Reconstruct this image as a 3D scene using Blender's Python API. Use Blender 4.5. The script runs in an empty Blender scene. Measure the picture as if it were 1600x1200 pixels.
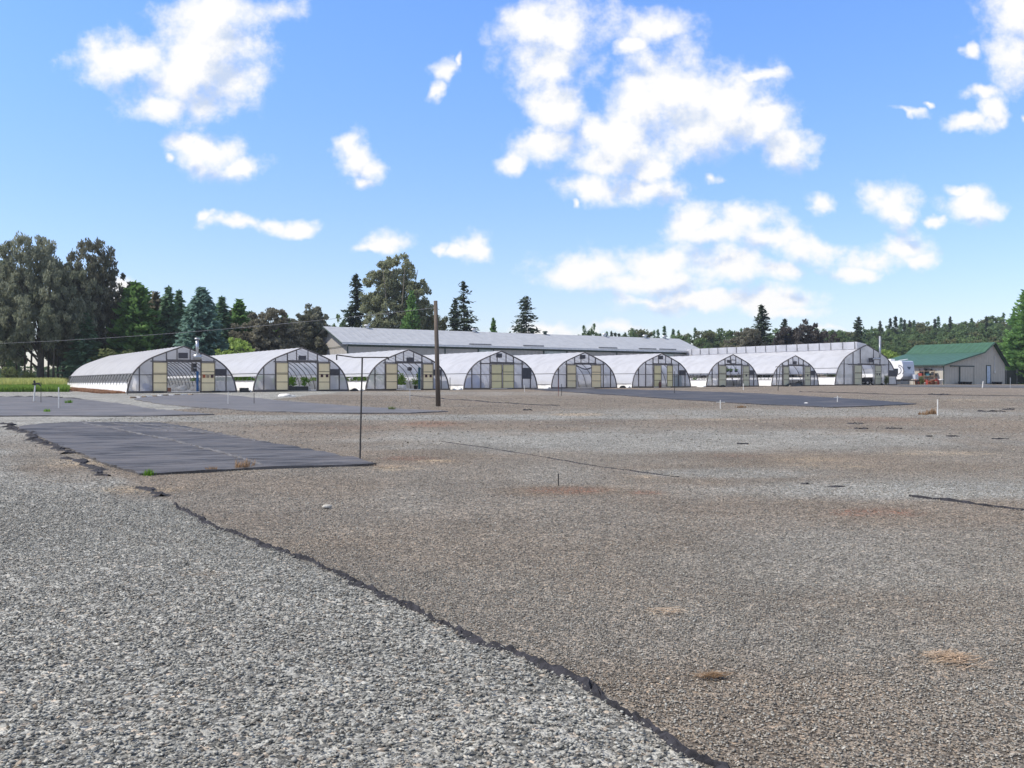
import bpy, math, random
import numpy as np
from mathutils import Vector, Matrix

# ------------------------------------------------------------------ camera, sky, sun
sc = bpy.context.scene
col = sc.collection
F = 1480.0
CAMZ = 1.5
cd = bpy.data.cameras.new('camera'); cam = bpy.data.objects.new('camera', cd); col.objects.link(cam)
cam.location = (0, 0, CAMZ); cam.rotation_euler = (math.radians(90), 0, 0)
cd.sensor_width = 36; cd.lens = 36 * F / 1600; cd.clip_end = 8000; cd.clip_start = .05
sc.camera = cam
SUN_EL = math.radians(50)
SUN_AZ = math.atan2(-.97, -.22)            # measured from +Y towards +X
sun_dir = Vector((math.sin(SUN_AZ) * math.cos(SUN_EL), math.cos(SUN_AZ) * math.cos(SUN_EL), math.sin(SUN_EL)))
sl = bpy.data.lights.new('sun', 'SUN'); so = bpy.data.objects.new('sun', sl); col.objects.link(so)
sl.energy = 4.7; sl.angle = math.radians(.5); sl.color = (1, .94, .85)
so.rotation_euler = (-sun_dir).to_track_quat('-Z', 'Y').to_euler()
sc.view_settings.view_transform = 'Standard'; sc.view_settings.look = 'None'
sc.view_settings.exposure = 0.1; sc.view_settings.gamma = 1
sc.cycles.transparent_max_bounces = 24; sc.cycles.max_bounces = 8
sc.cycles.use_denoising = False if False else True
sc.cycles.caustics_reflective = False; sc.cycles.caustics_refractive = False

def N(nt, t, **kw):
    n = nt.nodes.new(t)
    for k, v in kw.items():
        if k.startswith('i_'): n.inputs[k[2:].replace('_', ' ')].default_value = v
        elif k.startswith('n'): n.inputs[int(k[1:])].default_value = v
        else: setattr(n, k, v)
    return n
def mathn(nt, op, a, b=None, c=None, clamp=False):
    n = nt.nodes.new('ShaderNodeMath'); n.operation = op; n.use_clamp = clamp
    for i, v in enumerate((a, b, c)):
        if v is None: continue
        if isinstance(v, (int, float)): n.inputs[i].default_value = v
        else: nt.links.new(v, n.inputs[i])
    return n.outputs[0]
def vmath(nt, op, a, b=None):
    n = nt.nodes.new('ShaderNodeVectorMath'); n.operation = op
    for i, v in enumerate((a, b)):
        if v is None: continue
        if isinstance(v, (tuple, list)): n.inputs[i].default_value = v
        else: nt.links.new(v, n.inputs[i])
    return n.outputs[1] if op in ('LENGTH', 'DOT_PRODUCT') else n.outputs[0]
def mixc(nt, f, a, b, mode='MIX'):
    n = nt.nodes.new('ShaderNodeMix'); n.data_type = 'RGBA'; n.blend_type = mode
    for s, v in ((n.inputs[0], f), (n.inputs[6], a), (n.inputs[7], b)):
        if isinstance(v, (int, float)): s.default_value = v
        elif isinstance(v, (tuple, list)): s.default_value = tuple(v) + ((1,) if len(v) == 3 else ())
        else: nt.links.new(v, s)
    return n.outputs[2]
def smooth(nt, v, lo, hi, a=0., b=1.):
    n = nt.nodes.new('ShaderNodeMapRange'); n.interpolation_type = 'SMOOTHSTEP'
    nt.links.new(v, n.inputs[0]); n.inputs[1].default_value = lo; n.inputs[2].default_value = hi
    n.inputs[3].default_value = a; n.inputs[4].default_value = b
    return n.outputs[0]

# clouds: centre azimuth/elevation slopes (tan units x 1480) with half sizes and weight
CLOUDS = [(300,110,85,60),(210,90,80,32),(335,70,80,35),(262,160,52,24),(325,155,42,34),(350,25,90,40),
 (330,232,52,30),(375,262,34,18),(298,214,34,18),(272,238,14,12,.8),
 (555,240,32,30),(577,258,28,24),(545,222,22,18),(560,275,22,12),
 (690,108,18,20),(680,136,14,18),(706,94,7,14),
 (370,345,40,12),(420,350,35,12),(465,352,30,12),(330,338,14,8),
 (608,376,36,18),(588,386,25,10),(740,386,27,19),(716,391,22,8),(686,387,16,9,.8),
 (865,100,62,55),(868,165,46,48),(850,228,52,22),(800,252,28,18),(1060,135,85,62),(1010,170,60,55),(1130,150,75,50),
 (1080,200,100,45),(1190,190,55,36),(1240,232,34,28),(975,215,60,38),(960,240,80,26),(985,72,22,16),(1190,118,45,12,.9),
 (870,40,90,40),(1020,35,60,28,.9),(935,205,40,30),
 (935,288,55,24),(1000,296,52,20),(1020,270,25,20),(895,318,8,8,.8),(1113,283,17,11,.7),(1275,312,24,14),
 (1085,343,45,24),(1178,348,58,24),(1120,368,70,18),(1255,385,55,20),(1205,375,60,22),
 (1393,316,36,26),(1415,330,20,12),(1525,312,38,26),(1552,322,26,13),(1472,340,12,8),(1498,292,22,10),
 (1375,403,55,24),(1410,388,48,22),(1440,405,30,14),(1345,425,40,14),
 (930,420,85,24),(1040,412,105,30),(1130,420,85,28),(1220,425,34,15),(1010,440,120,24),(890,430,45,20),
 (1100,472,115,18),(1200,475,85,20),(1010,470,60,12,.8),(1230,492,85,14,.8),(860,518,90,14,.8),(960,515,60,12,.7),
 (1530,155,26,12),(1545,180,24,24),(1508,192,30,12),(1522,80,14,12),(1590,90,42,50),(1412,180,28,7,.8),(1440,165,10,6,.7),
 (187,447,26,20),(1595,190,10,8,.7),(1300,520,60,8,.5),(1600,20,60,50)]
def build_world():
    w = bpy.data.worlds.new('World'); sc.world = w; w.use_nodes = True
    g = bpy.data.node_groups.new('cloud_field', 'ShaderNodeTree')
    g.interface.new_socket('V', in_out='INPUT', socket_type='NodeSocketVector')
    g.interface.new_socket('D', in_out='OUTPUT', socket_type='NodeSocketFloat')
    gi = g.nodes.new('NodeGroupInput'); go = g.nodes.new('NodeGroupOutput')
    V = gi.outputs[0]
    n1 = N(g, 'ShaderNodeTexNoise', i_Scale=13., i_Detail=4., i_Roughness=.6); g.links.new(V, n1.inputs['Vector'])
    wv = vmath(g, 'SUBTRACT', n1.outputs['Color'], (.5, .5, .5))
    wv = vmath(g, 'MULTIPLY', wv, (.068, .05, 0))
    P = vmath(g, 'ADD', V, wv)
    acc = None
    for c in CLOUDS:
        x, y, rx, ry = c[:4]; wt = c[4] if len(c) > 4 else 1.
        d = vmath(g, 'SUBTRACT', P, ((x - 800) / F, (600 - y) / F, 0))
        d = vmath(g, 'MULTIPLY', d, (F / rx / 1.27, F / ry / 1.27, 0))
        l = vmath(g, 'LENGTH', d)
        v = mathn(g, 'SUBTRACT', wt, l)
        acc = v if acc is None else mathn(g, 'SMOOTH_MAX', acc, v, .12)
    n2 = N(g, 'ShaderNodeTexNoise', i_Scale=20., i_Detail=9., i_Roughness=.62); g.links.new(V, n2.inputs['Vector'])
    nz = mathn(g, 'MULTIPLY', mathn(g, 'SUBTRACT', n2.outputs['Fac'], .51), 2.3)
    g.links.new(mathn(g, 'ADD', acc, nz), go.inputs[0])
    nt = w.node_tree; nt.nodes.clear()
    tc = nt.nodes.new('ShaderNodeTexCoord')
    sep = nt.nodes.new('ShaderNodeSeparateXYZ'); nt.links.new(tc.outputs['Generated'], sep.inputs[0])
    yy = mathn(nt, 'MAXIMUM', sep.outputs[1], .02)
    u = mathn(nt, 'DIVIDE', sep.outputs[0], yy); v = mathn(nt, 'DIVIDE', sep.outputs[2], yy)
    cb = nt.nodes.new('ShaderNodeCombineXYZ'); nt.links.new(u, cb.inputs[0]); nt.links.new(v, cb.inputs[1])
    def field(vec):
        gn = nt.nodes.new('ShaderNodeGroup'); gn.node_tree = g; nt.links.new(vec, gn.inputs[0]); return gn.outputs[0]
    d0 = field(cb.outputs[0]); d1 = field(vmath(nt, 'ADD', cb.outputs[0], (-.012, .03, 0)))
    dens = smooth(nt, d0, -.2, .72)
    # broken cloud added out of view, above and behind, to neutralise blue ambient light
    zz = mathn(nt, 'ADD', mathn(nt, 'MAXIMUM', sep.outputs[2], 0.), .14)
    c3 = nt.nodes.new('ShaderNodeCombineXYZ'); nt.links.new(mathn(nt, 'DIVIDE', sep.outputs[0], zz), c3.inputs[0]); nt.links.new(mathn(nt, 'DIVIDE', sep.outputs[1], zz), c3.inputs[1])
    ng = N(nt, 'ShaderNodeTexNoise', i_Scale=1.3, i_Detail=7., i_Roughness=.55); nt.links.new(c3.outputs[0], ng.inputs['Vector'])
    gen = smooth(nt, ng.outputs['Fac'], .42, .6, 0., .6)
    inview = mathn(nt, 'MULTIPLY', smooth(nt, sep.outputs[1], .55, .75), smooth(nt, sep.outputs[2], .40, .55, 1., 0.))
    dens = mathn(nt, 'MULTIPLY', dens, inview)
    dens = mathn(nt, 'ADD', dens, mathn(nt, 'MULTIPLY', gen, mathn(nt, 'SUBTRACT', 1., inview)), clamp=True)
    sky = N(nt, 'ShaderNodeTexSky', sky_type='NISHITA', sun_disc=False, sun_elevation=SUN_EL, sun_rotation=SUN_AZ,
            altitude=50, air_density=1.0, dust_density=.6, ozone_density=2.0)
    # clear-sky colour, more saturated like the photograph's
    hs = N(nt, 'ShaderNodeHueSaturation'); hs.inputs['Saturation'].default_value = 1.1
    nt.links.new(sky.outputs[0], hs.inputs['Color'])
    el = smooth(nt, sep.outputs[2], .0, .42)
    tint = mixc(nt, el, SKY_LOW, SKY_HIGH)
    tint = mixc(nt, smooth(nt, sep.outputs[2], .42, .7), tint, (.78, .78, .82))
    skyc = mixc(nt, 1., hs.outputs[0], tint, 'MULTIPLY')
    shade = smooth(nt, mathn(nt, 'SUBTRACT', d1, mathn(nt, 'MULTIPLY', d0, .45)), .12, .9)
    cc = mixc(nt, shade, CL_LIT, CL_SHADE)
    out = mixc(nt, dens, skyc, cc)
    bg = nt.nodes.new('ShaderNodeBackground'); nt.links.new(out, bg.inputs[0]); bg.inputs[1].default_value = .145
    wo = nt.nodes.new('ShaderNodeOutputWorld'); nt.links.new(bg.outputs[0], wo.inputs[0])
SKY_LOW = (1.08, 1.03, 1.2); SKY_HIGH = (1.14, 1.34, 1.72)
CL_LIT = (6.7, 6.65, 6.6); CL_SHADE = (3.9, 4.6, 5.9)
build_world()

# ------------------------------------------------------------------ helpers
rnd = random.Random(7); rng = np.random.default_rng(7)
def smoothst(t): t = np.clip(t, 0, 1); return t * t * (3 - 2 * t)
def gz(x, y):
    """terrain height: gentle rise towards the greenhouses, flat beyond, a low hill far right"""
    b = .0113 * np.asarray(y, float)
    z = -np.log(np.exp(-12 * np.minimum(b, 3)) + math.exp(-12 * 1.45)) / 12
    z = z + .014 * np.sin(x * .9 + 1.3) * np.sin(y * .7 + .4) + .01 * np.sin(x * .37 + y * .5)
    z = z + 9 * smoothst((np.asarray(y) - 170) / 160) * smoothst((np.asarray(x) - 10) / 110)
    return z
def P(px, py, Y): return Vector(((px - 800) / F * Y, Y, CAMZ + (600 - py) / F * Y))
def gp(px, py, dz=0.):
    m = (px - 800) / F; lo, hi = 1., 400.
    for _ in range(50):
        y = (lo + hi) / 2
        if CAMZ + (600 - py) / F * y > gz(m * y, y): lo = y
        else: hi = y
    return Vector((m * y, y, float(gz(m * y, y)) + dz))

def tag(o, label=None, cat=None, group=None, kind=None):
    if label: o['label'] = label
    if cat: o['category'] = cat
    if group: o['group'] = group
    if kind: o['kind'] = kind
    return o
def empty(name, loc, rz=0, label=None, cat=None, group=None):
    o = bpy.data.objects.new(name, None); o.location = loc; o.rotation_euler = (0, 0, rz)
    o.empty_display_size = .3; col.objects.link(o); return tag(o, label, cat, group)

class MB:
    def __init__(s): s.v = []; s.f = []
    def add(s, vs, fs):
        n = len(s.v); s.v += [tuple(v) for v in vs]; s.f += [tuple(i + n for i in f) for f in fs]
    def box(s, x0, x1, y0, y1, z0, z1):
        s.add([(x, y, z) for z in (z0, z1) for y in (y0, y1) for x in (x0, x1)],
              [(0, 2, 3, 1), (4, 5, 7, 6), (0, 1, 5, 4), (2, 6, 7, 3), (0, 4, 6, 2), (1, 3, 7, 5)]); return s
    def bar(s, a, b, w, d=None, up=(0, 1, 0)):
        d = d or w; a = Vector(a); b = Vector(b); t = (b - a).normalized(); u = Vector(up)
        if abs(t.dot(u)) > .98: u = Vector((1, 0, 0))
        r = t.cross(u).normalized() * w / 2; q = t.cross(r).normalized() * d / 2
        s.add([a - r - q, a + r - q, a + r + q, a - r + q, b - r - q, b + r - q, b + r + q, b - r + q],
              [(3, 2, 1, 0), (4, 5, 6, 7), (0, 1, 5, 4), (1, 2, 6, 5), (2, 3, 7, 6), (3, 0, 4, 7)]); return s
    def tube(s, pts, r, n=8, r2=None, caps=True):
        pts = [Vector(p) for p in pts]; m = len(pts); rings = []
        for i, p in enumerate(pts):
            t = (pts[min(i + 1, m - 1)] - pts[max(i - 1, 0)]).normalized()
            u = Vector((0, 0, 1)) if abs(t.z) < .9 else Vector((1, 0, 0))
            a = t.cross(u).normalized(); b = t.cross(a)
            rr = r if r2 is None else r + (r2 - r) * i / (m - 1)
            rings.append([p + (a * math.cos(k * 2 * math.pi / n) + b * math.sin(k * 2 * math.pi / n)) * rr for k in range(n)])
        fs = []
        for i in range(m - 1):
            for k in range(n):
                fs.append((i * n + k, i * n + (k + 1) % n, (i + 1) * n + (k + 1) % n, (i + 1) * n + k))
        if caps: fs.append(tuple(range(n))[::-1]); fs.append(tuple(range((m - 1) * n, m * n)))
        s.add([v for r_ in rings for v in r_], fs); return s
    def lathe(s, prof, c=(0, 0, 0), n=14):
        vs = [(c[0] + r * math.cos(k * 2 * math.pi / n), c[1] + r * math.sin(k * 2 * math.pi / n), c[2] + z) for r, z in prof for k in range(n)]
        fs = [(i * n + k, i * n + (k + 1) % n, (i + 1) * n + (k + 1) % n, (i + 1) * n + k) for i in range(len(prof) - 1) for k in range(n)]
        fs.append(tuple(range(n))[::-1]); fs.append(tuple(range((len(prof) - 1) * n, len(prof) * n)))
        s.add(vs, fs); return s
    def prism(s, poly, y0, y1):
        """poly of (x, z) extruded along y"""
        n = len(poly)
        s.add([(x, y0, z) for x, z in poly] + [(x, y1, z) for x, z in poly],
              [tuple(range(n)), tuple(range(n, 2 * n))[::-1]] + [(i, i + n, (i + 1) % n + n, (i + 1) % n) for i in range(n)]); return s
    def mesh(s, name):
        me = bpy.data.meshes.new(name); me.from_pydata(s.v, [], s.f); me.update(); return me
    def build(s, name, mat, parent=None, smooth=False, loc=None):
        me = s.mesh(name); me.materials.append(mat)
        if smooth: me.shade_smooth()
        o = bpy.data.objects.new(name, me); col.objects.link(o)
        if parent: o.parent = parent
        if loc is not None: o.location = loc
        return o
def link_mesh(name, me, parent=None, loc=None):
    o = bpy.data.objects.new(name, me); col.objects.link(o)
    if parent: o.parent = parent
    if loc is not None: o.location = loc
    return o
def np_mesh(name, V, nper, mat, tint=None, tintname='tint', smoothf=False):
    """V: (nfaces*nper,3) unshared vertices"""
    me = bpy.data.meshes.new(name); nv = len(V); nf = nv // nper
    me.vertices.add(nv); me.vertices.foreach_set('co', np.ascontiguousarray(V, np.float32).ravel())
    me.loops.add(nv); me.loops.foreach_set('vertex_index', np.arange(nv, dtype=np.int32))
    me.polygons.add(nf); me.polygons.foreach_set('loop_start', np.arange(0, nv, nper, dtype=np.int32))
    me.polygons.foreach_set('loop_total', np.full(nf, nper, np.int32))
    if tint is not None:
        at = me.attributes.new(tintname, 'FLOAT', 'FACE'); at.data.foreach_set('value', np.asarray(tint, np.float32))
    me.materials.append(mat); me.update(calc_edges=True)
    if smoothf: me.shade_smooth()
    return me
def np_grid_mesh(name, V, nx, ny, mat, attrs={}):
    """V (ny,nx,3) grid"""
    me = bpy.data.meshes.new(name); me.vertices.add(nx * ny); me.vertices.foreach_set('co', V.astype(np.float32).ravel())
    i, j = np.meshgrid(np.arange(nx - 1), np.arange(ny - 1)); a = (j * nx + i).ravel()
    q = np.stack([a, a + 1, a + nx + 1, a + nx], 1).astype(np.int32); nf = len(q)
    me.loops.add(nf * 4); me.loops.foreach_set('vertex_index', q.ravel())
    me.polygons.add(nf); me.polygons.foreach_set('loop_start', np.arange(0, nf * 4, 4, dtype=np.int32))
    me.polygons.foreach_set('loop_total', np.full(nf, 4, np.int32))
    for k, vals in attrs.items():
        at = me.attributes.new(k, 'FLOAT', 'POINT'); at.data.foreach_set('value', vals.astype(np.float32).ravel())
    me.materials.append(mat); me.update(calc_edges=True); me.shade_smooth(); return me

# ------------------------------------------------------------------ materials
def newmat(name):
    m = bpy.data.materials.new(name); m.use_nodes = True; nt = m.node_tree; nt.nodes.clear()
    out = nt.nodes.new('ShaderNodeOutputMaterial'); return m, nt, out
def pm(name, c, rough=.6, c2=None, scale=3., metal=0., bump=0., bscale=40., stretch=(1, 1, 1), spec=.5, detail=5.):
    m, nt, out = newmat(name)
    b = nt.nodes.new('ShaderNodeBsdfPrincipled'); nt.links.new(b.outputs[0], out.inputs[0])
    b.inputs['Roughness'].default_value = rough; b.inputs['Metallic'].default_value = metal
    b.inputs['Specular IOR Level'].default_value = spec
    c2 = c2 or tuple(v * .75 for v in c)
    tc = nt.nodes.new('ShaderNodeTexCoord'); v = vmath(nt, 'MULTIPLY', tc.outputs['Object'], stretch)
    n = N(nt, 'ShaderNodeTexNoise', i_Scale=scale, i_Detail=detail, i_Roughness=.6); nt.links.new(v, n.inputs['Vector'])
    f = smooth(nt, n.outputs['Fac'], .3, .7)
    nt.links.new(mixc(nt, f, c, c2), b.inputs['Base Color'])
    if bump:
        n3 = N(nt, 'ShaderNodeTexNoise', i_Scale=bscale, i_Detail=4.); nt.links.new(v, n3.inputs['Vector'])
        bp = N(nt, 'ShaderNodeBump', i_Strength=bump, i_Distance=.02); nt.links.new(n3.outputs['Fac'], bp.inputs['Height'])
        nt.links.new(bp.outputs[0], b.inputs['Normal'])
    return m
def corrugated(name, c, c2, per_m, axis, rough=.5, metal=0., depth=.4):
    m = pm(name, c, rough, c2, 1.2, metal, spec=.25); nt = m.node_tree
    b = [n for n in nt.nodes if n.type == 'BSDF_PRINCIPLED'][0]
    tc = nt.nodes.new('ShaderNodeTexCoord'); sp = nt.nodes.new('ShaderNodeSeparateXYZ'); nt.links.new(tc.outputs['Object'], sp.inputs[0])
    w = mathn(nt, 'ABSOLUTE', mathn(nt, 'SINE', mathn(nt, 'MULTIPLY', sp.outputs[axis], math.pi * per_m)))
    w = mathn(nt, 'POWER', w, 6.)
    bp = N(nt, 'ShaderNodeBump', i_Strength=depth, i_Distance=.04); nt.links.new(w, bp.inputs['Height']); nt.links.new(bp.outputs[0], b.inputs['Normal'])
    return m
def film(name, c, opac, transl=.5, gloss=.15, dirt=.25, scale=1.5):
    m, nt, out = newmat(name)
    tc = nt.nodes.new('ShaderNodeTexCoord')
    n = N(nt, 'ShaderNodeTexNoise', i_Scale=scale, i_Detail=6.); nt.links.new(tc.outputs['Object'], n.inputs['Vector'])
    f = smooth(nt, n.outputs['Fac'], .35, .75)
    cc = mixc(nt, f, c, tuple(v * (1 - dirt) for v in c))
    d = nt.nodes.new('ShaderNodeBsdfDiffuse'); t = nt.nodes.new('ShaderNodeBsdfTranslucent'); nt.links.new(cc, d.inputs[0]); nt.links.new(cc, t.inputs[0])
    mx = N(nt, 'ShaderNodeMixShader'); mx.inputs[0].default_value = transl; nt.links.new(d.outputs[0], mx.inputs[1]); nt.links.new(t.outputs[0], mx.inputs[2])
    n2 = N(nt, 'ShaderNodeTexNoise', i_Scale=2.5, i_Detail=3.); nt.links.new(vmath(nt, 'MULTIPLY', tc.outputs['Object'], (1, 1, .5)), n2.inputs['Vector'])
    bp = N(nt, 'ShaderNodeBump', i_Strength=.25, i_Distance=.06); nt.links.new(n2.outputs['Fac'], bp.inputs['Height'])
    g = N(nt, 'ShaderNodeBsdfGlossy', i_Roughness=.22); nt.links.new(bp.outputs[0], g.inputs['Normal'])
    m2 = N(nt, 'ShaderNodeMixShader'); m2.inputs[0].default_value = gloss; nt.links.new(mx.outputs[0], m2.inputs[1]); nt.links.new(g.outputs[0], m2.inputs[2])
    tr = nt.nodes.new('ShaderNodeBsdfTransparent')
    m3 = N(nt, 'ShaderNodeMixShader'); nt.links.new(mathn(nt, 'ADD', mathn(nt, 'MULTIPLY', f, .1), opac - .05, clamp=True), m3.inputs[0])
    nt.links.new(tr.outputs[0], m3.inputs[1]); nt.links.new(m2.outputs[0], m3.inputs[2]); nt.links.new(m3.outputs[0], out.inputs[0])
    return m
def leafmat(name, c, c2, var=.5, transl=.42):
    m, nt, out = newmat(name)
    at = N(nt, 'ShaderNodeAttribute', attribute_name='tint')
    cc = mixc(nt, at.outputs['Fac'], c, c2)
    oi = nt.nodes.new('ShaderNodeObjectInfo')
    br = mathn(nt, 'ADD', mathn(nt, 'MULTIPLY', oi.outputs['Random'], .35), .82)
    hv = N(nt, 'ShaderNodeHueSaturation'); nt.links.new(cc, hv.inputs['Color']); nt.links.new(br, hv.inputs['Value'])
    d = nt.nodes.new('ShaderNodeBsdfDiffuse'); t = nt.nodes.new('ShaderNodeBsdfTranslucent')
    nt.links.new(hv.outputs[0], d.inputs[0]); nt.links.new(hv.outputs[0], t.inputs[0])
    mx = N(nt, 'ShaderNodeMixShader'); mx.inputs[0].default_value = transl; nt.links.new(d.outputs[0], mx.inputs[1]); nt.links.new(t.outputs[0], mx.inputs[2])
    nt.links.new(mx.outputs[0], out.inputs[0]); return m

M = {}
M['cover'] = film('poly_cover', (.76, .765, .8), .97, .5, .05, .2, .9)
M['cover_old'] = film('weathered_poly_cover', (.62, .62, .64), .97, .42, .05, .2, .8)
M['film'] = film('clear_film', (.9, .9, .94), .58, .68, .08, .2, 1.2)
M['film_grey'] = film('cloudy_film', (.7, .71, .74), .78, .6, .12, .3, 1.0)
M['curtain'] = film('curtain_film', (.82, .82, .84), .88, .45, .08, .15, 1.5)
M['white_sheet'] = pm('white_ground_sheet', (.8, .8, .79), .6, (.66, .65, .63), 2.)
M['steel'] = pm('galvanised_tube', (.3, .3, .31), .5, (.2, .19, .18), 4., .6)
M['darkframe'] = pm('weathered_dark_timber', (.085, .08, .085), .8, (.14, .12, .11), 5.)
M['hoop'] = pm('hoop_tube', (.16, .16, .17), .5, (.1, .1, .1), 4., .3)
M['door'] = pm('cream_ply', (.9, .755, .46), .75, (.84, .69, .42), 1.6)
M['door_yellow'] = pm('yellowed_ply', (.8, .72, .38), .75, (.74, .65, .38), 1.6)
M['door_pale'] = pm('pale_ply', (.64, .61, .42), .75, (.54, .52, .38), 1.6)
M['rail'] = pm('door_rail_wood', (.16, .13, .1), .8)
M['black'] = pm('black_plastic', (.02, .02, .022), .45)
M['louver'] = pm('dark_louver', (.07, .065, .075), .6)
M['blue'] = pm('blue_paint', (.02, .12, .32), .5)
M['teal'] = pm('teal_paint', (.02, .1, .13), .5)
M['bluetarp'] = pm('blue_tarp', (.1, .2, .45), .5, (.06, .12, .3), 3., bump=.4, bscale=6.)
M['galv'] = pm('galvanised_sheet', (.55, .56, .58), .35, (.42, .43, .45), 3., .7)
M['orange'] = pm('orange_print', (.42, .1, .03), .6)
M['darkprint'] = pm('dark_print', (.07, .02, .02), .6)
M['white'] = pm('white_paint', (.78, .78, .78), .4, (.7, .7, .7), 2.)
M['pvc'] = pm('white_pvc', (.75, .74, .7), .4)
M['barnroof'] = corrugated('grey_metal_roof', (.4, .41, .43), (.34, .35, .37), 1.1, 0, .5, .0, .5)
M['barnwall'] = corrugated('taupe_siding', (.38, .36, .33), (.34, .32, .29), 1.6, 0, .7, 0, .7)
M['barngable'] = corrugated('taupe_gable_siding', (.38, .36, .33), (.34, .32, .29), 1.6, 1, .7, 0, .7)
M['barntrim'] = pm('dark_green_trim', (.03, .055, .045), .6)
M['barndoor'] = pm('pale_green_door', (.4, .44, .4), .7)
M['greenroof'] = corrugated('green_metal_roof', (.05, .118, .07), (.038, .092, .055), 1.1, 1, .45, 0, .8)
M['beige'] = corrugated('beige_siding', (.46, .43, .37), (.41, .385, .33), 1.6, 0, .7, 0, .7)
M['beige_side'] = corrugated('beige_side_siding', (.46, .43, .37), (.41, .385, .33), 1.6, 1, .7, 0, .7)
M['bluedoor'] = pm('pale_blue_door', (.45, .55, .68), .5)
M['poleW'] = pm('weathered_pole', (.15, .12, .095), .9, (.08, .064, .052), 2., stretch=(6, 6, .6), bump=.6, bscale=12.)
M['rod'] = pm('dark_rod', (.03, .028, .026), .6)
M['bark'] = pm('bark', (.1, .08, .06), .9, (.05, .04, .03), 3., bump=.5, bscale=8.)
M['bark_pale'] = pm('pale_bark', (.22, .19, .15), .9)
M['stone'] = pm('pale_stone', (.5, .48, .43), .8, (.36, .34, .3), 30., bump=.3, bscale=60.)
M['bag'] = pm('white_bag', (.75, .75, .74), .6, (.55, .53, .5), 4.)
M['soil'] = pm('potting_soil', (.04, .03, .02), .9)
M['rubber'] = pm('rubber', (.02, .02, .02), .8)
M['glass'] = pm('dark_glass', (.02, .03, .04), .1)
M['red'] = pm('red_plastic', (.3, .04, .025), .5)
M['terracotta'] = pm('terracotta', (.33, .14, .08), .8)
M['wood'] = pm('bare_wood', (.4, .3, .2), .8, (.2, .14, .1), 8.)
M['fence'] = pm('dark_screen', (.012, .02, .014), .8)
M['gelcoat'] = pm('white_gelcoat', (.8, .8, .8), .25, (.76, .76, .76), 1.)
M['capgrey'] = pm('grey_front_cap', (.5, .53, .6), .25, (.47, .5, .57), 1.)
M['graphic'] = pm('dark_graphic', (.05, .04, .04), .4)
M['straw'] = pm('dry_straw', (.52, .38, .24), .9, (.38, .27, .18), 20.)

# ------------------------------------------------------------------ ground
def pxpy(x, y):
    y = np.maximum(y, .5); return 800 + F * x / y, 600 + F * (CAMZ - gz(x, y)) / y
STRIP = [(-260,560),(-60,640),(22,668),(60,688),(100,708),(150,730),(215,758),(270,788),(300,805),(345,825),(395,845),(440,862),(500,888),(545,905),(600,935),(650,955),(700,975),(750,1000),(800,1020),(850,1040),(900,1062),(950,1090),(1010,1134),(1060,1168),(1130,1218)]
SW = [gp(a, b) for a, b in STRIP[2:]]
_e = SW[-1] - SW[-2]; SW.append(SW[-1] + _e * 8)
_sx = np.array([p.x for p in SW]); _sy = np.array([p.y for p in SW])
_o = np.argsort(_sy); 
def left_mask(x, y, soft=.12):
    xs = np.interp(y, _sy[_o], _sx[_o]); return smoothst((xs - x) / soft + .5)
def fbm(x, y, sc_, seed=0, octv=4):
    r = np.random.default_rng(seed); out = 0; a = 1; tot = 0
    tab = r.random((256, 256))
    for o in range(octv):
        X = x * sc_; Y = y * sc_; xi = np.floor(X).astype(int); yi = np.floor(Y).astype(int); fx = smoothst(X - xi); fy = smoothst(Y - yi)
        g = lambda i, j: tab[(i + 37 * o) % 256, (j + 91 * o) % 256]
        v = (g(xi, yi) * (1 - fx) + g(xi + 1, yi) * fx) * (1 - fy) + (g(xi, yi + 1) * (1 - fx) + g(xi + 1, yi + 1) * fx) * fy
        out = out + v * a; tot += a; a *= .5; sc_ *= 2.03
    return out / tot
# patches given as (px, py, half width px, half height px, amount): brown soil / reddish / tan straw / dark / grey gravel
BROWN = [(870,767,110,9,.9),(1380,803,90,12,.6),(650,720,110,7,.7),(350,815,120,22,.35),(300,750,120,14,.5),(140,740,95,20,.45),(1250,718,190,12,.7),(1120,712,120,6,.5),
 (980,770,60,6,.6),(480,760,160,18,.4),(700,850,230,40,.3),(1000,880,200,50,.25),(1450,730,160,10,.5),(1150,745,170,12,.5),(600,690,120,10,.35),(500,690,150,14,.4),
 (680,664,80,6,.8),(920,652,90,4,.5),(850,628,420,12,.4),(500,625,130,10,.45),(1300,612,320,9,.5),(1480,632,120,7,.5),(1420,660,160,6,.6),(1560,672,80,5,.5),
 (1200,660,250,7,.4),(1350,960,200,40,.3),(1450,1040,120,20,.35),(520,840,120,20,.25),(40,610,120,6,.4),(1100,640,150,4,.4),(760,645,200,4,.2)]
RED = [(880,766,60,5,.9),(1370,801,60,6,.8),(640,716,50,4,.7),(670,662,50,4,.7),(1010,770,25,3,.7),(1150,712,60,3,.5),(900,609,120,3,.2),(150,609,60,4,.9),(1380,655,60,3,.4),(560,668,60,3,.3)]
TAN = [(1480,1028,28,7,.9),(900,648,45,2.5,.9),(680,720,30,3,.8),(1260,718,70,5,.6),(1480,708,80,4,.6),(620,732,40,3,.9),(200,765,50,6,.6),(110,722,60,8,.6),(1130,1062,20,4,.6),(1000,745,30,3,.5),(1040,955,40,6,.4),(1140,655,50,2,.6),(1290,728,90,4,.5),(1510,626,60,2,.6),(260,764,30,4,.6)]
DARK = [(930,657,90,3,.8),(850,660,130,5,.5),(500,664,110,2.5,.7),(690,655,100,3,.5),(1200,663,70,2,.6),(1130,716,40,3,.5),(900,612,4,2,.1),(740,700,60,3,.2)]
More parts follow.
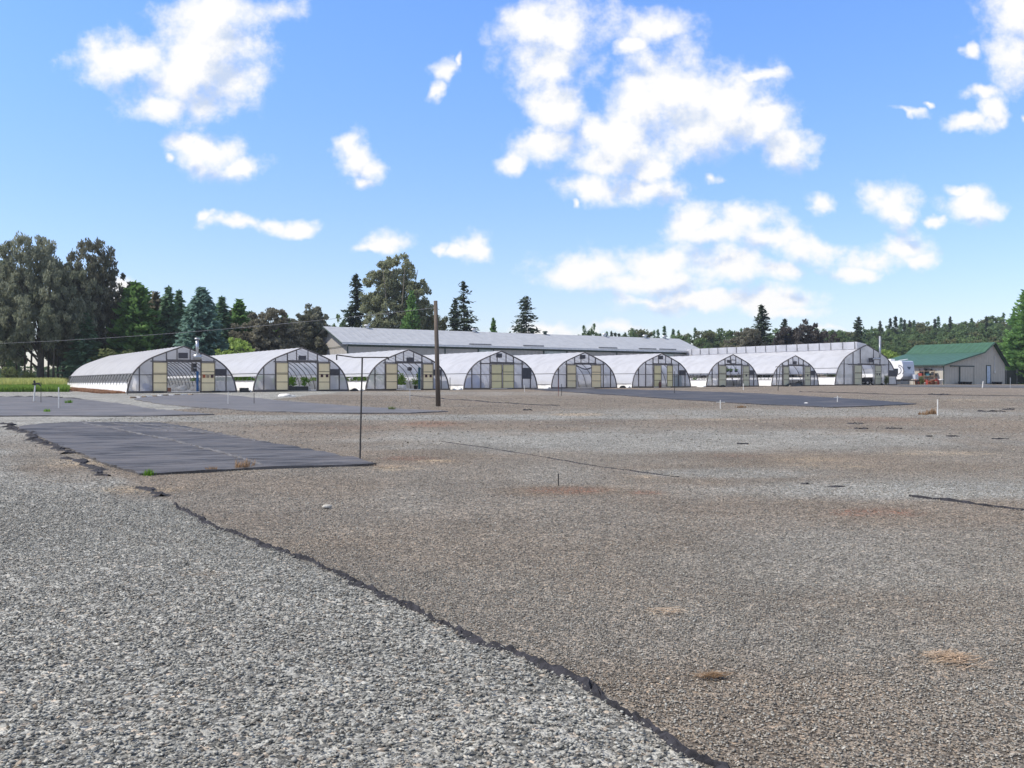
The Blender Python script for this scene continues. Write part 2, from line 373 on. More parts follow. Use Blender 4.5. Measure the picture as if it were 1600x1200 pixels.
GREYR = [(1450,765,330,17,1.),(1150,740,150,8,.9),(1050,690,500,17,.9),(700,685,120,14,.6),(150,655,300,5,1.),(700,652,500,4.5,1.),(1250,645,400,7,.8),(880,740,80,20,.35),(640,780,60,25,.2),(1300,880,250,50,.4),(240,617,140,6,1.),(350,628,130,4,.9),(1200,1000,300,60,.3),(700,615,300,3,.4)]
def regions(x, y):
    px, py = pxpy(x, y); vis = y > 2
    w = (fbm(x, y, .9, 3) - .5)
    def ev(L, rag=.9):
        out = np.zeros_like(px)
        for a, b, rx, ry, k in L:
            d = np.sqrt(((px - a) / rx) ** 2 + ((py - b) / ry) ** 2) + w * rag
            out = np.maximum(out, k * smoothst((1.35 - d) / .8))
        return np.where(vis, out, 0)
    n = fbm(x, y, .35, 5, 5)
    left = left_mask(x, y)
    br = np.maximum(ev(BROWN), smoothst((n - .42) / .25) * .55)
    grey = np.maximum(ev(GREYR), 0) 
    edge = smoothst(1 - np.abs(py - 740 + (px - 130) * .0) / 60) * smoothst((330 - px) / 160) * smoothst((px + 100) / 100) * .6
    leftk = left * (1 - np.clip(ev([(110, 722, 120, 26, .9), (230, 768, 60, 14, .8), (20, 690, 60, 15, .6)]), 0, 1))
    grey = np.clip(np.maximum(grey, leftk), 0, 1)
    return dict(brown=np.clip(br * (1 - .85 * grey), 0, 1), red=ev(RED), tan=ev(TAN), dark=ev(DARK), grey=grey, coarse=leftk)
def ground_mat():
    m, nt, out = newmat('gravel_ground'); L = nt.links
    b = nt.nodes.new('ShaderNodeBsdfPrincipled'); L.new(b.outputs[0], out.inputs[0]); b.inputs['Roughness'].default_value = .85; b.inputs['Specular IOR Level'].default_value = .25
    tc = nt.nodes.new('ShaderNodeTexCoord'); V = tc.outputs['Object']
    A = lambda n: N(nt, 'ShaderNodeAttribute', attribute_name=n).outputs['Fac']
    def vor(s):
        v = N(nt, 'ShaderNodeTexVoronoi', i_Scale=s); L.new(V, v.inputs['Vector']); return v
    v1 = vor(38.); v2 = vor(62.); v3 = vor(9.)
    co = A('coarse')
    r1 = nt.nodes.new('ShaderNodeSeparateColor'); L.new(v1.outputs['Color'], r1.inputs[0])
    r2 = nt.nodes.new('ShaderNodeSeparateColor'); L.new(v2.outputs['Color'], r2.inputs[0])
    r3 = nt.nodes.new('ShaderNodeSeparateColor'); L.new(v3.outputs['Color'], r3.inputs[0])
    rr = nt.nodes.new('ShaderNodeMix'); L.new(co, rr.inputs[0]); L.new(r2.outputs[0], rr.inputs[2]); L.new(r1.outputs[0], rr.inputs[3])
    hh = nt.nodes.new('ShaderNodeMix'); L.new(co, hh.inputs[0]); L.new(r2.outputs[1], hh.inputs[2]); L.new(r1.outputs[1], hh.inputs[3])
    base = mixc(nt, A('grey'), (.192, .168, .138), (.258, .255, .232))
    base = mixc(nt, mathn(nt, 'MULTIPLY', A('brown'), .75), base, (.178, .134, .094))
    # single stones differ in hue
    base = mixc(nt, smooth(nt, hh.outputs[0], .86, .96, 0, .35), base, (.42, .3, .2))
    n1 = N(nt, 'ShaderNodeTexNoise', i_Scale=3.5, i_Detail=8., i_Roughness=.7); L.new(V, n1.inputs['Vector'])
    n7 = N(nt, 'ShaderNodeTexNoise', i_Scale=11., i_Detail=6., i_Roughness=.8); L.new(V, n7.inputs['Vector'])
    nm = mathn(nt, 'MULTIPLY', smooth(nt, n1.outputs['Fac'], .38, .62), smooth(nt, n7.outputs['Fac'], .38, .62, .25, 1.15))
    base = mixc(nt, mathn(nt, 'MULTIPLY', A('red'), mathn(nt, 'ADD', mathn(nt, 'MULTIPLY', nm, .6), .25)), base, (.22, .09, .05))
    base = mixc(nt, mathn(nt, 'MULTIPLY', A('tan'), mathn(nt, 'ADD', mathn(nt, 'MULTIPLY', nm, .75), .08)), base, (.5, .38, .24))
    base = mixc(nt, mathn(nt, 'MULTIPLY', A('dark'), mathn(nt, 'ADD', mathn(nt, 'MULTIPLY', nm, .6), .2)), base, (.085, .07, .06))
    n0 = N(nt, 'ShaderNodeTexNoise', i_Scale=.45, i_Detail=6., i_Roughness=.65); L.new(V, n0.inputs['Vector'])
    br = smooth(nt, rr.outputs[0], 0, 1, .38, 1.65)
    br = mathn(nt, 'MULTIPLY', br, smooth(nt, n0.outputs['Fac'], .3, .7, .84, 1.14))
    br = mathn(nt, 'MULTIPLY', br, smooth(nt, r3.outputs[0], 0, 1, .86, 1.12))
    n4 = N(nt, 'ShaderNodeTexNoise', i_Scale=14., i_Detail=3., i_Roughness=.8); L.new(V, n4.inputs['Vector'])
    br = mathn(nt, 'MULTIPLY', br, smooth(nt, n4.outputs['Fac'], .35, .65, .86, 1.14))
    hs = N(nt, 'ShaderNodeHueSaturation'); L.new(base, hs.inputs['Color']); L.new(br, hs.inputs['Value']); L.new(hs.outputs[0], b.inputs['Base Color'])
    bp1 = N(nt, 'ShaderNodeBump', i_Strength=.7, i_Distance=.012); bp1.invert = True
    dd = nt.nodes.new('ShaderNodeMix'); L.new(co, dd.inputs[0]); L.new(v2.outputs['Distance'], dd.inputs[2]); L.new(v1.outputs['Distance'], dd.inputs[3]); L.new(dd.outputs[0], bp1.inputs['Height'])
    bp2 = N(nt, 'ShaderNodeBump', i_Strength=.7, i_Distance=.05); L.new(n4.outputs['Fac'], bp2.inputs['Height']); L.new(bp1.outputs[0], bp2.inputs['Normal'])
    L.new(bp2.outputs[0], b.inputs['Normal']); return m
def ground():
    s = np.linspace(-1, 1, 561); xs = np.sinh(s * 6.2) * (5 / np.sinh(6.2 * .42)); xs = xs * 1.0
    t = np.linspace(0, 1, 520); ys = 2.0 * (6000 / 2.0) ** t
    back = -np.geomspace(6000, 1, 18); ys = np.concatenate([back, [0, 1.2], ys])
    X, Y = np.meshgrid(xs, ys); Z = gz(X, Y)
    at = regions(X, Y)
    me = np_grid_mesh('ground', np.stack([X, Y, Z], -1), len(xs), len(ys), ground_mat(), at)
    o = link_mesh('ground', me); tag(o, kind='structure')
ground()

def gravel_mat():
    m, nt, out = newmat('gravel_stones'); L = nt.links
    b = nt.nodes.new('ShaderNodeBsdfPrincipled'); L.new(b.outputs[0], out.inputs[0]); b.inputs['Roughness'].default_value = .8; b.inputs['Specular IOR Level'].default_value = .3
    A = lambda n: N(nt, 'ShaderNodeAttribute', attribute_name=n).outputs['Fac']
    base = mixc(nt, A('warm'), (.3, .298, .268), (.262, .212, .158))
    hs = N(nt, 'ShaderNodeHueSaturation'); L.new(base, hs.inputs['Color']); L.new(mathn(nt, 'ADD', mathn(nt, 'MULTIPLY', A('tint'), 1.35), .3), hs.inputs['Value'])
    tc = nt.nodes.new('ShaderNodeTexCoord'); n = N(nt, 'ShaderNodeTexNoise', i_Scale=120., i_Detail=3.); L.new(tc.outputs['Object'], n.inputs['Vector'])
    L.new(mixc(nt, smooth(nt, n.outputs['Fac'], .4, .7, 0, .35), hs.outputs[0], (.12, .12, .11)), b.inputs['Base Color']); return m
def gravel():
    # one stone template: an icosahedron
    p = (1 + 5 ** .5) / 2
    T = np.array([(-1, p, 0), (1, p, 0), (-1, -p, 0), (1, -p, 0), (0, -1, p), (0, 1, p), (0, -1, -p), (0, 1, -p), (p, 0, -1), (p, 0, 1), (-p, 0, -1), (-p, 0, 1)], float) / np.hypot(1, p)
    Fc = np.array([(0, 11, 5), (0, 5, 1), (0, 1, 7), (0, 7, 10), (0, 10, 11), (1, 5, 9), (5, 11, 4), (11, 10, 2), (10, 7, 6), (7, 1, 8), (3, 9, 4), (3, 4, 2), (3, 2, 6), (3, 6, 8), (3, 8, 9), (4, 9, 5), (2, 4, 11), (6, 2, 10), (8, 6, 7), (9, 8, 1)])
    T2 = np.array([(1, 0, 0), (-1, 0, 0), (0, 1, 0), (0, -1, 0), (0, 0, 1), (0, 0, -1)], float)
    F2 = np.array([(0, 2, 4), (2, 1, 4), (1, 3, 4), (3, 0, 4), (2, 0, 5), (1, 2, 5), (3, 1, 5), (0, 3, 5)])
    def scatter(n, ymax, fade, leftside):
        y = np.sqrt(rng.random(n) * (ymax ** 2 - 2.6 ** 2) + 2.6 ** 2); x = (rng.random(n) - .5) * 2 * (.62 * y + .6)
        k = regions(x, y); c = k['coarse']
        keep = (c > rng.random(n)) if leftside else (c < rng.random(n) * .9 + .1)
        keep &= rng.random(n) < smoothst((ymax - y) / fade)
        # none on the fabric strip
        xs = np.interp(y, _sy[_o], _sx[_o]); keep &= ~((np.abs(x - xs - .02) < .03) & (rng.random(n) < .6))
        return x[keep], y[keep], k['brown'][keep], k['tan'][keep]
    for name, n, ymax, fade, left, smin, smax in (('a', 330000, 14, 6., True, .005, .0122), ('b', 420000, 10.5, 5.5, False, .0034, .0085), ('c', 330000, 26., 14., False, .0055, .0125), ('c', 170000, 26., 12., True, .0075, .016), ('d', 110000, 72., 25., False, .014, .03)):
        x, y, br, tn = scatter(n, ymax, fade, left); m = len(x)
        near = y < (6.5 if left else 4.6)
        if ymax > 20: kk = (rng.random(m) < smoothst((y - (6. if ymax < 40 else 17.)) / (4. if ymax < 40 else 10.))) & ~on_mats(x, y); x, y, br, tn = x[kk], y[kk], br[kk], tn[kk]; m = len(x); near = y < 0
        for TT, FF, sel, sub in ((T, Fc, near, 'near'), (T2, F2, ~near, 'far')):
            xx, yy, bb = x[sel], y[sel], br[sel]; k = len(xx)
            if not k: continue
            s = smin + (smax - smin) * rng.random(k) ** 2
            dims = np.stack([s * rng.uniform(.8, 1.5, k), s * rng.uniform(.65, 1.1, k), s * rng.uniform(.28, .55, k)], 1)
            V = TT[None] * rng.uniform(.72, 1.2, (k, len(TT), 1)) * dims[:, None, :]
            a = rng.random(k) * 6.283; ti = rng.normal(0, .32, k)
            cz, sz, ct, st = np.cos(a), np.sin(a), np.cos(ti), np.sin(ti)
            vx, vz = V[..., 0] * ct[:, None] - V[..., 2] * st[:, None], V[..., 0] * st[:, None] + V[..., 2] * ct[:, None]
            vy = V[..., 1]
            W = np.stack([vx * cz[:, None] - vy * sz[:, None] + xx[:, None], vx * sz[:, None] + vy * cz[:, None] + yy[:, None], vz + (gz(xx, yy) + dims[:, 2] * .5 + rng.random(k) * (.012 if left else .006))[:, None]], -1)
            nv = len(TT); idx = (FF[None] + (np.arange(k) * nv)[:, None, None]).reshape(-1, 3).astype(np.int32)
            me = bpy.data.meshes.new('gravel'); me.vertices.add(k * nv); me.vertices.foreach_set('co', W.astype(np.float32).ravel())
            me.loops.add(idx.size); me.loops.foreach_set('vertex_index', idx.ravel()); me.polygons.add(len(idx))
            me.polygons.foreach_set('loop_start', np.arange(0, idx.size, 3, dtype=np.int32)); me.polygons.foreach_set('loop_total', np.full(len(idx), 3, np.int32))
            tint = np.clip(rng.normal(.5, .26, k), 0, 1.15); warm = np.clip(rng.normal(.08 if left else .3, .22, k) + bb * .5 + (rng.random(k) < .03) * .8, 0, 1)
            for nm, val in (('tint', tint), ('warm', warm)):
                at = me.attributes.new(nm, 'FLOAT', 'POINT'); at.data.foreach_set('value', np.repeat(val, nv).astype(np.float32))
            me.materials.append(GM); me.update(calc_edges=True)
            tag(link_mesh('gravel', me), 'loose crushed stone spread over the yard' , None, None, 'stuff')
GM = gravel_mat()

# mats and strips laid on the ground
def fabric_mat(name, c, c2, stripes=True):
    m, nt, out = newmat(name); L = nt.links
    b = nt.nodes.new('ShaderNodeBsdfPrincipled'); L.new(b.outputs[0], out.inputs[0]); b.inputs['Roughness'].default_value = .6; b.inputs['Specular IOR Level'].default_value = .35
    tc = nt.nodes.new('ShaderNodeTexCoord')
    R = N(nt, 'ShaderNodeVectorRotate', rotation_type='Z_AXIS'); R.inputs['Angle'].default_value = math.radians(-8); L.new(tc.outputs['Object'], R.inputs['Vector'])
    n = N(nt, 'ShaderNodeTexNoise', i_Scale=1.4, i_Detail=7., i_Roughness=.7); L.new(vmath(nt, 'MULTIPLY', R.outputs[0], (.35, 2.6, 1)), n.inputs['Vector'])
    n2 = N(nt, 'ShaderNodeTexNoise', i_Scale=.5, i_Detail=5.); L.new(tc.outputs['Object'], n2.inputs['Vector'])
    c_ = mixc(nt, smooth(nt, n.outputs['Fac'], .42, .58), c, c2)
    c_ = mixc(nt, smooth(nt, n2.outputs['Fac'], .45, .75, 0, .4), c_, (.19, .165, .15))
    n6 = N(nt, 'ShaderNodeTexNoise', i_Scale=1.1, i_Detail=8., i_Roughness=.75); L.new(vmath(nt, 'MULTIPLY', R.outputs[0], (.5, 9, 1)), n6.inputs['Vector'])
    c_ = mixc(nt, smooth(nt, n6.outputs['Fac'], .55, .7, 0, .5), c_, tuple(min(.34, v * 1.9) for v in c2))
    n5 = N(nt, 'ShaderNodeTexNoise', i_Scale=60., i_Detail=2.); L.new(tc.outputs['Object'], n5.inputs['Vector'])
    c_ = mixc(nt, smooth(nt, n5.outputs['Fac'], .62, .72, 0, .5), c_, (.3, .27, .23))
    L.new(c_, b.inputs['Base Color'])
    n3 = N(nt, 'ShaderNodeTexNoise', i_Scale=3., i_Detail=5.); L.new(vmath(nt, 'MULTIPLY', R.outputs[0], (.5, 3, 1)), n3.inputs['Vector'])
    bp = N(nt, 'ShaderNodeBump', i_Strength=.7, i_Distance=.06); L.new(n3.outputs['Fac'], bp.inputs['Height']); L.new(bp.outputs[0], b.inputs['Normal'])
    return m
M['mat_near'] = fabric_mat('woven_fabric_slate', (.031, .029, .029), (.105, .098, .096))
M['mat_blue'] = fabric_mat('woven_fabric_dusty', (.086, .081, .08), (.152, .145, .143))
M['mat_dark'] = fabric_mat('woven_fabric_black', (.028, .028, .032), (.045, .044, .05))
M['strip'] = pm('torn_fabric_strip', (.008, .008, .011), .9, (.035, .033, .04), 12., bump=.6, bscale=40.)
MATS = []
def mat_sheet(name, poly, mat, dz, label, ragged=.12, step=None, wrinkle=.006, cat='ground cover'):
    """fabric laid on the ground: outline sampled, ragged, triangulated into a grid, with a thin turned-down edge"""
    pts = [gp(a, b) for a, b in poly]; out = []
    for i, p in enumerate(pts):
        q = pts[(i + 1) % len(pts)]; L = (q - p).length; k = max(2, int(L / (ragged * 5)))
        for j in range(k):
            r = p.lerp(q, j / k); nrm = Vector((q.y - p.y, p.x - q.x, 0)).normalized()
            out.append(r + nrm * rnd.uniform(-1, 1) * ragged * (0 if j == 0 else 1))
    poly2 = np.array([(p.x, p.y) for p in out]); MATS.append([tuple(q) for q in poly2])
    x0, y0 = poly2.min(0); x1, y1 = poly2.max(0); step = step or max((x1 - x0), (y1 - y0)) / 60
    import bmesh
    bm = bmesh.new(); vs = [bm.verts.new((x, y, 0)) for x, y in poly2]; bm.faces.new(vs)
    for ax, lo, hi in ((0, x0, x1), (1, y0, y1)):
        c = lo + step
        while c < hi:
            no = Vector((1, 0, 0)) if ax == 0 else Vector((0, 1, 0)); co = Vector((c, 0, 0)) if ax == 0 else Vector((0, c, 0))
            bmesh.ops.bisect_plane(bm, geom=bm.verts[:] + bm.edges[:] + bm.faces[:], plane_co=co, plane_no=no); c += step
    bmesh.ops.triangulate(bm, faces=[f for f in bm.faces if len(f.verts) > 4])
    for v in bm.verts:
        x, y = v.co.x, v.co.y
        w = wrinkle * (math.sin(x * 5.1 + y * 2.3) * math.sin(y * 4.3 - x * 1.7) + 1) + wrinkle * .7 * (math.sin(y * 11 + x * 1.2) + 1)
        v.co.z = float(gz(x, y)) + dz + w
    be = [e for e in bm.edges if e.is_boundary]
    r = bmesh.ops.extrude_edge_only(bm, edges=be)
    for v in [g for g in r['geom'] if isinstance(g, bmesh.types.BMVert)]: v.co.z -= dz + wrinkle * 2 + .02
    bmesh.ops.recalc_face_normals(bm, faces=bm.faces)
    me = bpy.data.meshes.new(name); bm.to_mesh(me); bm.free(); me.materials.append(mat)
    if sum(p.normal.z for p in me.polygons) < 0: me.flip_normals()
    o = link_mesh(name, me); tag(o, label, cat, 'weed control mats on the yard'); return o
def ribbon(name, pxs, w, mat, label, h=.02, seed=1, step=.08, parent=None, raggedness=1., world=None, cat='fabric strip', dz=0.):
    """a crumpled torn strip following ground points"""
    r = random.Random(seed); pts = world or [gp(a, b) for a, b in pxs]; path = []
    for p, q in zip(pts, pts[1:]):
        k = max(1, int((q - p).length / step))
        for j in range(k): path.append(p.lerp(q, j / k))
    path.append(pts[-1]); m = MB(); vs = []; rows = 5; ph = [r.uniform(0, 6) for _ in range(6)]
    for i, p in enumerate(path):
        d = (path[min(i + 1, len(path) - 1)] - path[max(i - 1, 0)]); n = Vector((-d.y, d.x, 0)).normalized()
        t = i * step; ww = w * max(.03, .75 + .75 * math.sin(t * 2.1 + ph[0]) * math.sin(t * 5.3 + ph[1]) + .3 * math.sin(t * 17 + ph[4]) + .45 * (r.random() - .3) * raggedness + (.9 if r.random() < .06 * raggedness else 0))
        off = w * .35 * math.sin(t * 1.3 + ph[2]) + w * .3 * math.sin(t * 4.1 + ph[3]) + w * .25 * math.sin(t * 11 + ph[5])
        for k in range(rows):
            s = k / (rows - 1) - .5; q = p + n * (s * ww + off)
            z = float(gz(q.x, q.y)) + (h * (1 - (2 * s) ** 2) * (.1 + 1.1 * r.random() ** 1.5) + .003 if k not in (0, rows - 1) else -.004) + dz
            vs.append((q.x, q.y, z))
    fs = [(i * rows + k, i * rows + k + 1, (i + 1) * rows + k + 1, (i + 1) * rows + k) for i in range(len(path) - 1) for k in range(rows - 1)]
    m.add(vs, fs); o = m.build(name, mat, parent, False)
    if label: tag(o, label, cat)
    return o

mat_sheet('weed_mat', [(26,669),(60,664),(128,661),(190,661),(252,662),(320,674),(400,690),(480,704),(560,719),(588,728),(480,731),(400,734),(300,740),(218,743),(150,720),(90,697)], M['mat_near'], .02,
          'nearest slate black fabric mat, with a seam, left of the thin irrigation riser', .04, .2, .011)
mat_sheet('weed_mat', [(-160,620),(0,621),(60,620.5),(130,625),(190,632),(245,641),(300,645.5),(335,648.5),(250,650.5),(120,651),(-160,653)], M['mat_blue'], .03,
          'dusty blue grey fabric mat at the left edge before the tall grass', .1, .5, .006)
mat_sheet('weed_mat', [(210,624.5),(250,617.5),(330,615.5),(385,621),(450,628),(520,633),(600,638.5),(700,643.5),(640,646.5),(560,646.8),(480,645.5),(410,644),(330,638.5),(262,633.5)], M['mat_blue'], .03,
          'long dusty fabric mat in front of the first three greenhouses', .1, .5, .006)
mat_sheet('weed_mat', [(822,608),(870,606.2),(1000,609.5),(1150,614),(1300,622),(1360,626),(1432,631.5),(1370,635),(1300,637.2),(1210,633.5),(1100,627),(1000,620.5),(900,613.5)], M['mat_dark'], .03,
          'long near black fabric mat in front of the middle greenhouses', .1, .8, .004)
def flat_road():
    pts = [(1385,603.2),(1420,602.3),(1500,602.0),(1640,602.0),(1640,606.6),(1500,605.4),(1420,604.6)]
    w = [gp(a, b) for a, b in pts]; m = MB(); m.add([(p.x, p.y, p.z + .03) for p in w], [tuple(range(len(w)))])
    tag(m.build('road', pm('worn_asphalt', (.07, .07, .075), .85, (.1, .1, .1), 2.)), kind='structure')
flat_road()
ribbon('fabric_edge', STRIP[7:], .062, M['strip'], 'torn black fabric edge running between coarse grey gravel and brown gravel', .035, 3, .03)
ribbon('fabric_edge', [(228,762),(240,768),(256,776)], .14, M['strip'], 'short frayed fabric scrap past the near corner of the slate mat', .03, 5, .06)
ribbon('fabric_edge', [(5,662),(40,676),(62,688),(85,699),(110,709)], .22, M['strip'], 'crumpled dark fabric along the left side of the slate mat', .05, 8, .1)
ribbon('fabric_edge', [(100,716),(120,722),(140,729),(155,735),(172,744)], .16, M['strip'], 'half buried dark fabric piece below the left side of the slate mat', .04, 9, .1)
ribbon('mat_seam', [(129,662.5),(160,669),(200,677),(250,687),(300,699),(350,712),(410,730)], .03, pm('seam_crease', (.13, .125, .128), .7), 'pale folded seam across the slate mat', .035, 10, .1, cat='seam', dz=.04)
for qq, (pts_, w_, lab_) in enumerate((([(160,661.6),(210,668),(262,676)], .02, 'faint pale crease at the back of the slate mat'), ([(205,662),(262,670),(330,681)], .018, 'thin pale crease in the back right panel of the slate mat'), ([(262,668),(330,679),(400,692)], .018, 'thin crease near the right edge of the slate mat'))):
    ribbon('mat_seam', pts_, w_, bpy.data.materials['seam_crease'], lab_, .02, 60 + qq, .1, cat='seam', dz=.045)
ribbon('fabric_edge', [(1420,776),(1470,781),(1530,788),(1600,797),(1660,803)], .07, M['strip'], 'black fabric edge showing through gravel at the right side', .03, 12, .1)
ribbon('fabric_edge', [(690,690),(780,703),(860,716),(930,728),(1000,738),(1060,746)], .035, M['strip'], 'thin faint fabric edge crossing the middle of the yard', .012, 13, .15)
ribbon('fabric_edge', [(642,618),(700,624),(760,628),(820,632),(875,634)], .14, M['strip'], 'thin dark fabric edge behind the utility pole', .04, 14, .4)
ribbon('fabric_edge', [(1250,612),(1330,614.3),(1400,616.5),(1500,617.5),(1600,619)], .16, M['strip'], 'long dark fabric edge on the bed before the green roofed building', .05, 15, .6)
ribbon('fabric_edge', [(-20,620.5),(40,619.8),(90,621),(130,624.5)], .3, M['strip'], 'dark rolled fabric at the foot of the grass on the left', .06, 16, .4)
k = 20
for (a, b, hw, lab) in [(1308,760,12,'dark scrap of fabric on gravel right of centre'),(1260,756,5,'tiny dark scrap beside a larger one right of centre'),(1160,694,8,'dark scrap in the middle of the grey gravel band'),
        (1336,662,12,'dark scrap among brown soil before the white stakes'),(1395,670,11,'dark scrap right of the brown soil patch'),(1452,682,5,'small dark scrap under the tall white stake'),
        (1489,682,9,'dark lumpy scrap right of the tall white stake'),(1563,686,12,'dark scrap near the right edge of the yard'),(1550,643,22,'wide torn dark fabric right of the tall white stake'),
        (1575,640,9,'smaller torn fabric beyond the wide torn one'),(1345,670,9,'thin dark scrap beside the brown soil'),(825,641,7,'dark scrap right of the utility pole'),(1470,617,18,'dark heap edge before the green roofed building')]:
    ribbon('fabric_scrap', [(a - hw, b - .3), (a - hw * .3, b + .3), (a + hw * .4, b - .1), (a + hw, b + .4)], max(.07, gp(a, b).y * .0035), M['strip'], lab, max(.02, gp(a, b).y * .0014), k, .08, cat='fabric scrap'); k += 1

def on_mats(x, y):
    r = np.zeros(len(x), bool)
    for poly in MATS:
        ins = np.zeros(len(x), bool); n = len(poly)
        for i in range(n):
            (x0, y0), (x1, y1) = poly[i], poly[(i + 1) % n]
            c = ((y0 > y) != (y1 > y)) & (x < (x1 - x0) * (y - y0) / ((y1 - y0) if y1 != y0 else 1e-9) + x0); ins ^= c
        r |= ins
    return r | (y > 68)
gravel()

# ------------------------------------------------------------------ greenhouses
RZ = math.radians(33.0); RD = Vector((math.cos(RZ), math.sin(RZ), 0)); AX = Vector((-math.sin(RZ), math.cos(RZ), 0))
PROF_U = np.array([0, .31, .56, .68, .8, .9, .955, .99, 1.0]); PROF_V = np.array([1, .87, .755, .68, .56, .42, .27, .09, 0])
def arch_uv(v):  # half width at height fraction
    return float(np.interp(v, PROF_V[::-1], PROF_U[::-1]))
def arch_v(u): return float(np.interp(abs(u), PROF_U, PROF_V))
def arch_pts(W, H, v0=0., n=26, k=1.):
    """points over the arch from left (v0) over the ridge to the right"""
    pts = []
    pu = [(arch_uv(v0), v0)] + [(u, v) for u, v in zip(PROF_U[::-1], PROF_V[::-1]) if v > v0 + .01]
    # smooth the half profile by arc-length resampling with a spline-like filter
    A = np.array(pu); d = np.r_[0, np.cumsum(np.hypot(np.diff(A[:, 0]) * W / 2, np.diff(A[:, 1]) * H))]
    t = np.linspace(0, d[-1], n); x = np.interp(t, d, A[:, 0]); z = np.interp(t, d, A[:, 1])
    for _ in range(2):
        x[1:-1] = (x[:-2] + 2 * x[1:-1] + x[2:]) / 4; z[1:-1] = (z[:-2] + 2 * z[1:-1] + z[2:]) / 4
    half = [(-a * W / 2 * k, b * H * k) for a, b in zip(x, z)]
    return half + [(-a, b) for a, b in half[-2::-1]]
HM = {}
def house(W, H, L, px_base, loc, name, label, o):
    """one hoop greenhouse; o = options"""
    t = empty('hoop_greenhouse' if name is None else name, loc, RZ, label, 'greenhouse', 'hoop greenhouses standing in a row')
    sp = o.get('spacing', 1.25); nh = int(L / sp); vh = o.get('hip', .41)
    hw = W / 2
    # cover with slight sag between hoops
    key = ('cover', W, H, L, vh, o.get('old'))
    if key not in HM:
        m = MB(); rows = []
        for i in range(nh * 4 + 1):
            y = i * L / (nh * 4); k = 1.012 - .008 * math.sin(math.pi * (i % 4) / 4)
            rows.append([(x, y, z) for x, z in arch_pts(W, H, vh, 22, k)])
        n = len(rows[0]); m.add([p for r_ in rows for p in r_], [(i * n + j, i * n + j + 1, (i + 1) * n + j + 1, (i + 1) * n + j) for i in range(len(rows) - 1) for j in range(n - 1)])
        me = m.mesh('cover'); me.materials.append(M['cover_old'] if o.get('old') else M['cover']); me.shade_smooth(); HM[key] = me
    link_mesh('cover', HM[key], t)
    # hoops
    key = ('hoop', W, H)
    if key not in HM:
        m = MB(); pts = arch_pts(W, H, 0, 14, .988); m.tube([(x, 0, z) for x, z in pts], .035, 5); me = m.mesh('hoop'); me.materials.append(M['hoop']); HM[key] = me
    for i in range(1, nh): link_mesh('hoop', HM[key], t, (0, i * L / nh, 0))
    m = MB(); pts = arch_pts(W, H, 0, 20, 1.0); m.tube([(x, -.02, z) for x, z in pts], .06, 6); m.build('arch_frame', M['darkframe'], t)
    m = MB(); m.tube([(x, L, z) for x, z in pts], .05, 5); m.build('rear_arch_frame', M['darkframe'], t)
    # purlins inside
    for u in (-.6, 0, .6):
        z = arch_v(u) * H * .97; MB().tube([(u * hw, .05, z), (u * hw, L - .05, z)], .02, 4).build('purlin', M['hoop'], t)
    # side walls: hip rail, curtain, opening, skirt
    for s in (-1, 1):
        def pnt(v, k=1.0): return (s * arch_uv(v) * hw * k, v * H)
        op = o.get('open', (.24, .4))
        x, z = pnt(vh, 1.02); MB().tube([(x, 0, z), (x, L, z)], .03, 5).build('hip_rail', M['steel'], t)
        def strip(nm, v0, v1, mat, wav=.02):
            mm = MB(); rows = []
            for i in range(nh * 3 + 1):
                y = i * L / (nh * 3); w_ = wav * math.sin(i * 1.7 + v0 * 30) + wav * .5 * math.sin(i * 3.1)
                rows.append([(pnt(v0 + (v1 - v0) * j / 3, 1.015)[0] + s * w_ * (1 - j / 3), y, (v0 + (v1 - v0) * j / 3) * H) for j in range(4)])
            mm.add([p for r_ in rows for p in r_], [(i * 4 + j, i * 4 + j + 1, i * 4 + j + 5, i * 4 + j + 4) for i in range(len(rows) - 1) for j in range(3)])
            mm.build(nm, mat, t, True)
        if op:
            if op[1] < vh - .01: strip('upper_curtain', op[1], vh, M['curtain'], .01)
            strip('side_skirt', .02, op[0], M['white_sheet'] if not o.get('clearskirt') else M['curtain'])
            x, z = pnt(op[0], 1.03); MB().tube([(x, 0.1, z), (x, L, z)], .025, 5).build('curtain_tube', M['steel'], t)
        else:
            strip('side_curtain', .1, vh, M['curtain']); strip('side_skirt', .0, .1, M['white_sheet'], .04)
            x, z = pnt(.12, 1.03); MB().tube([(x, 0.1, z), (x, L, z)], .025, 5).build('curtain_tube', M['steel'], t)
    # front film, in columns so the doorway stays open
    hd = o.get('head', .66) * H; hu = o.get('du', .3)
    def filmcols(mm, y, a, b, z0, top=None, n=10):
        for i in range(n):
            u0 = a + (b - a) * i / n; u1 = a + (b - a) * (i + 1) / n
            t0 = arch_v(u0) * H if top is None else min(top, arch_v(u0) * H); t1 = arch_v(u1) * H if top is None else min(top, arch_v(u1) * H)
            if max(t0, t1) <= z0: continue
            mm.add([(u0 * hw, y, z0), (u1 * hw, y, z0), (u1 * hw, y, max(t1, z0)), (u0 * hw, y, max(t0, z0))], [(0, 1, 2, 3)])
    mm = MB(); filmcols(mm, .0, -.995, -hu, .15, None, 24); filmcols(mm, .0, hu, .995, .15, None, 24); filmcols(mm, .0, -hu, hu, hd, None, 16)
    mm.build('front_film', M[o.get('filmm', 'film')], t)
    mm = MB(); filmcols(mm, L, -.995, .995, .1, None, 40); mm.build('rear_film', M['film_grey'], t)
    m = MB(); m.add([(x, y, z) for y, z in ((.1, .06), (L - .1, .34)) for x in (-.94 * hw, .94 * hw)], [(0, 1, 3, 2)]); m.build('floor_cloth', M['white_sheet'], t)
    # studs
    fw = .075; y0 = -.05
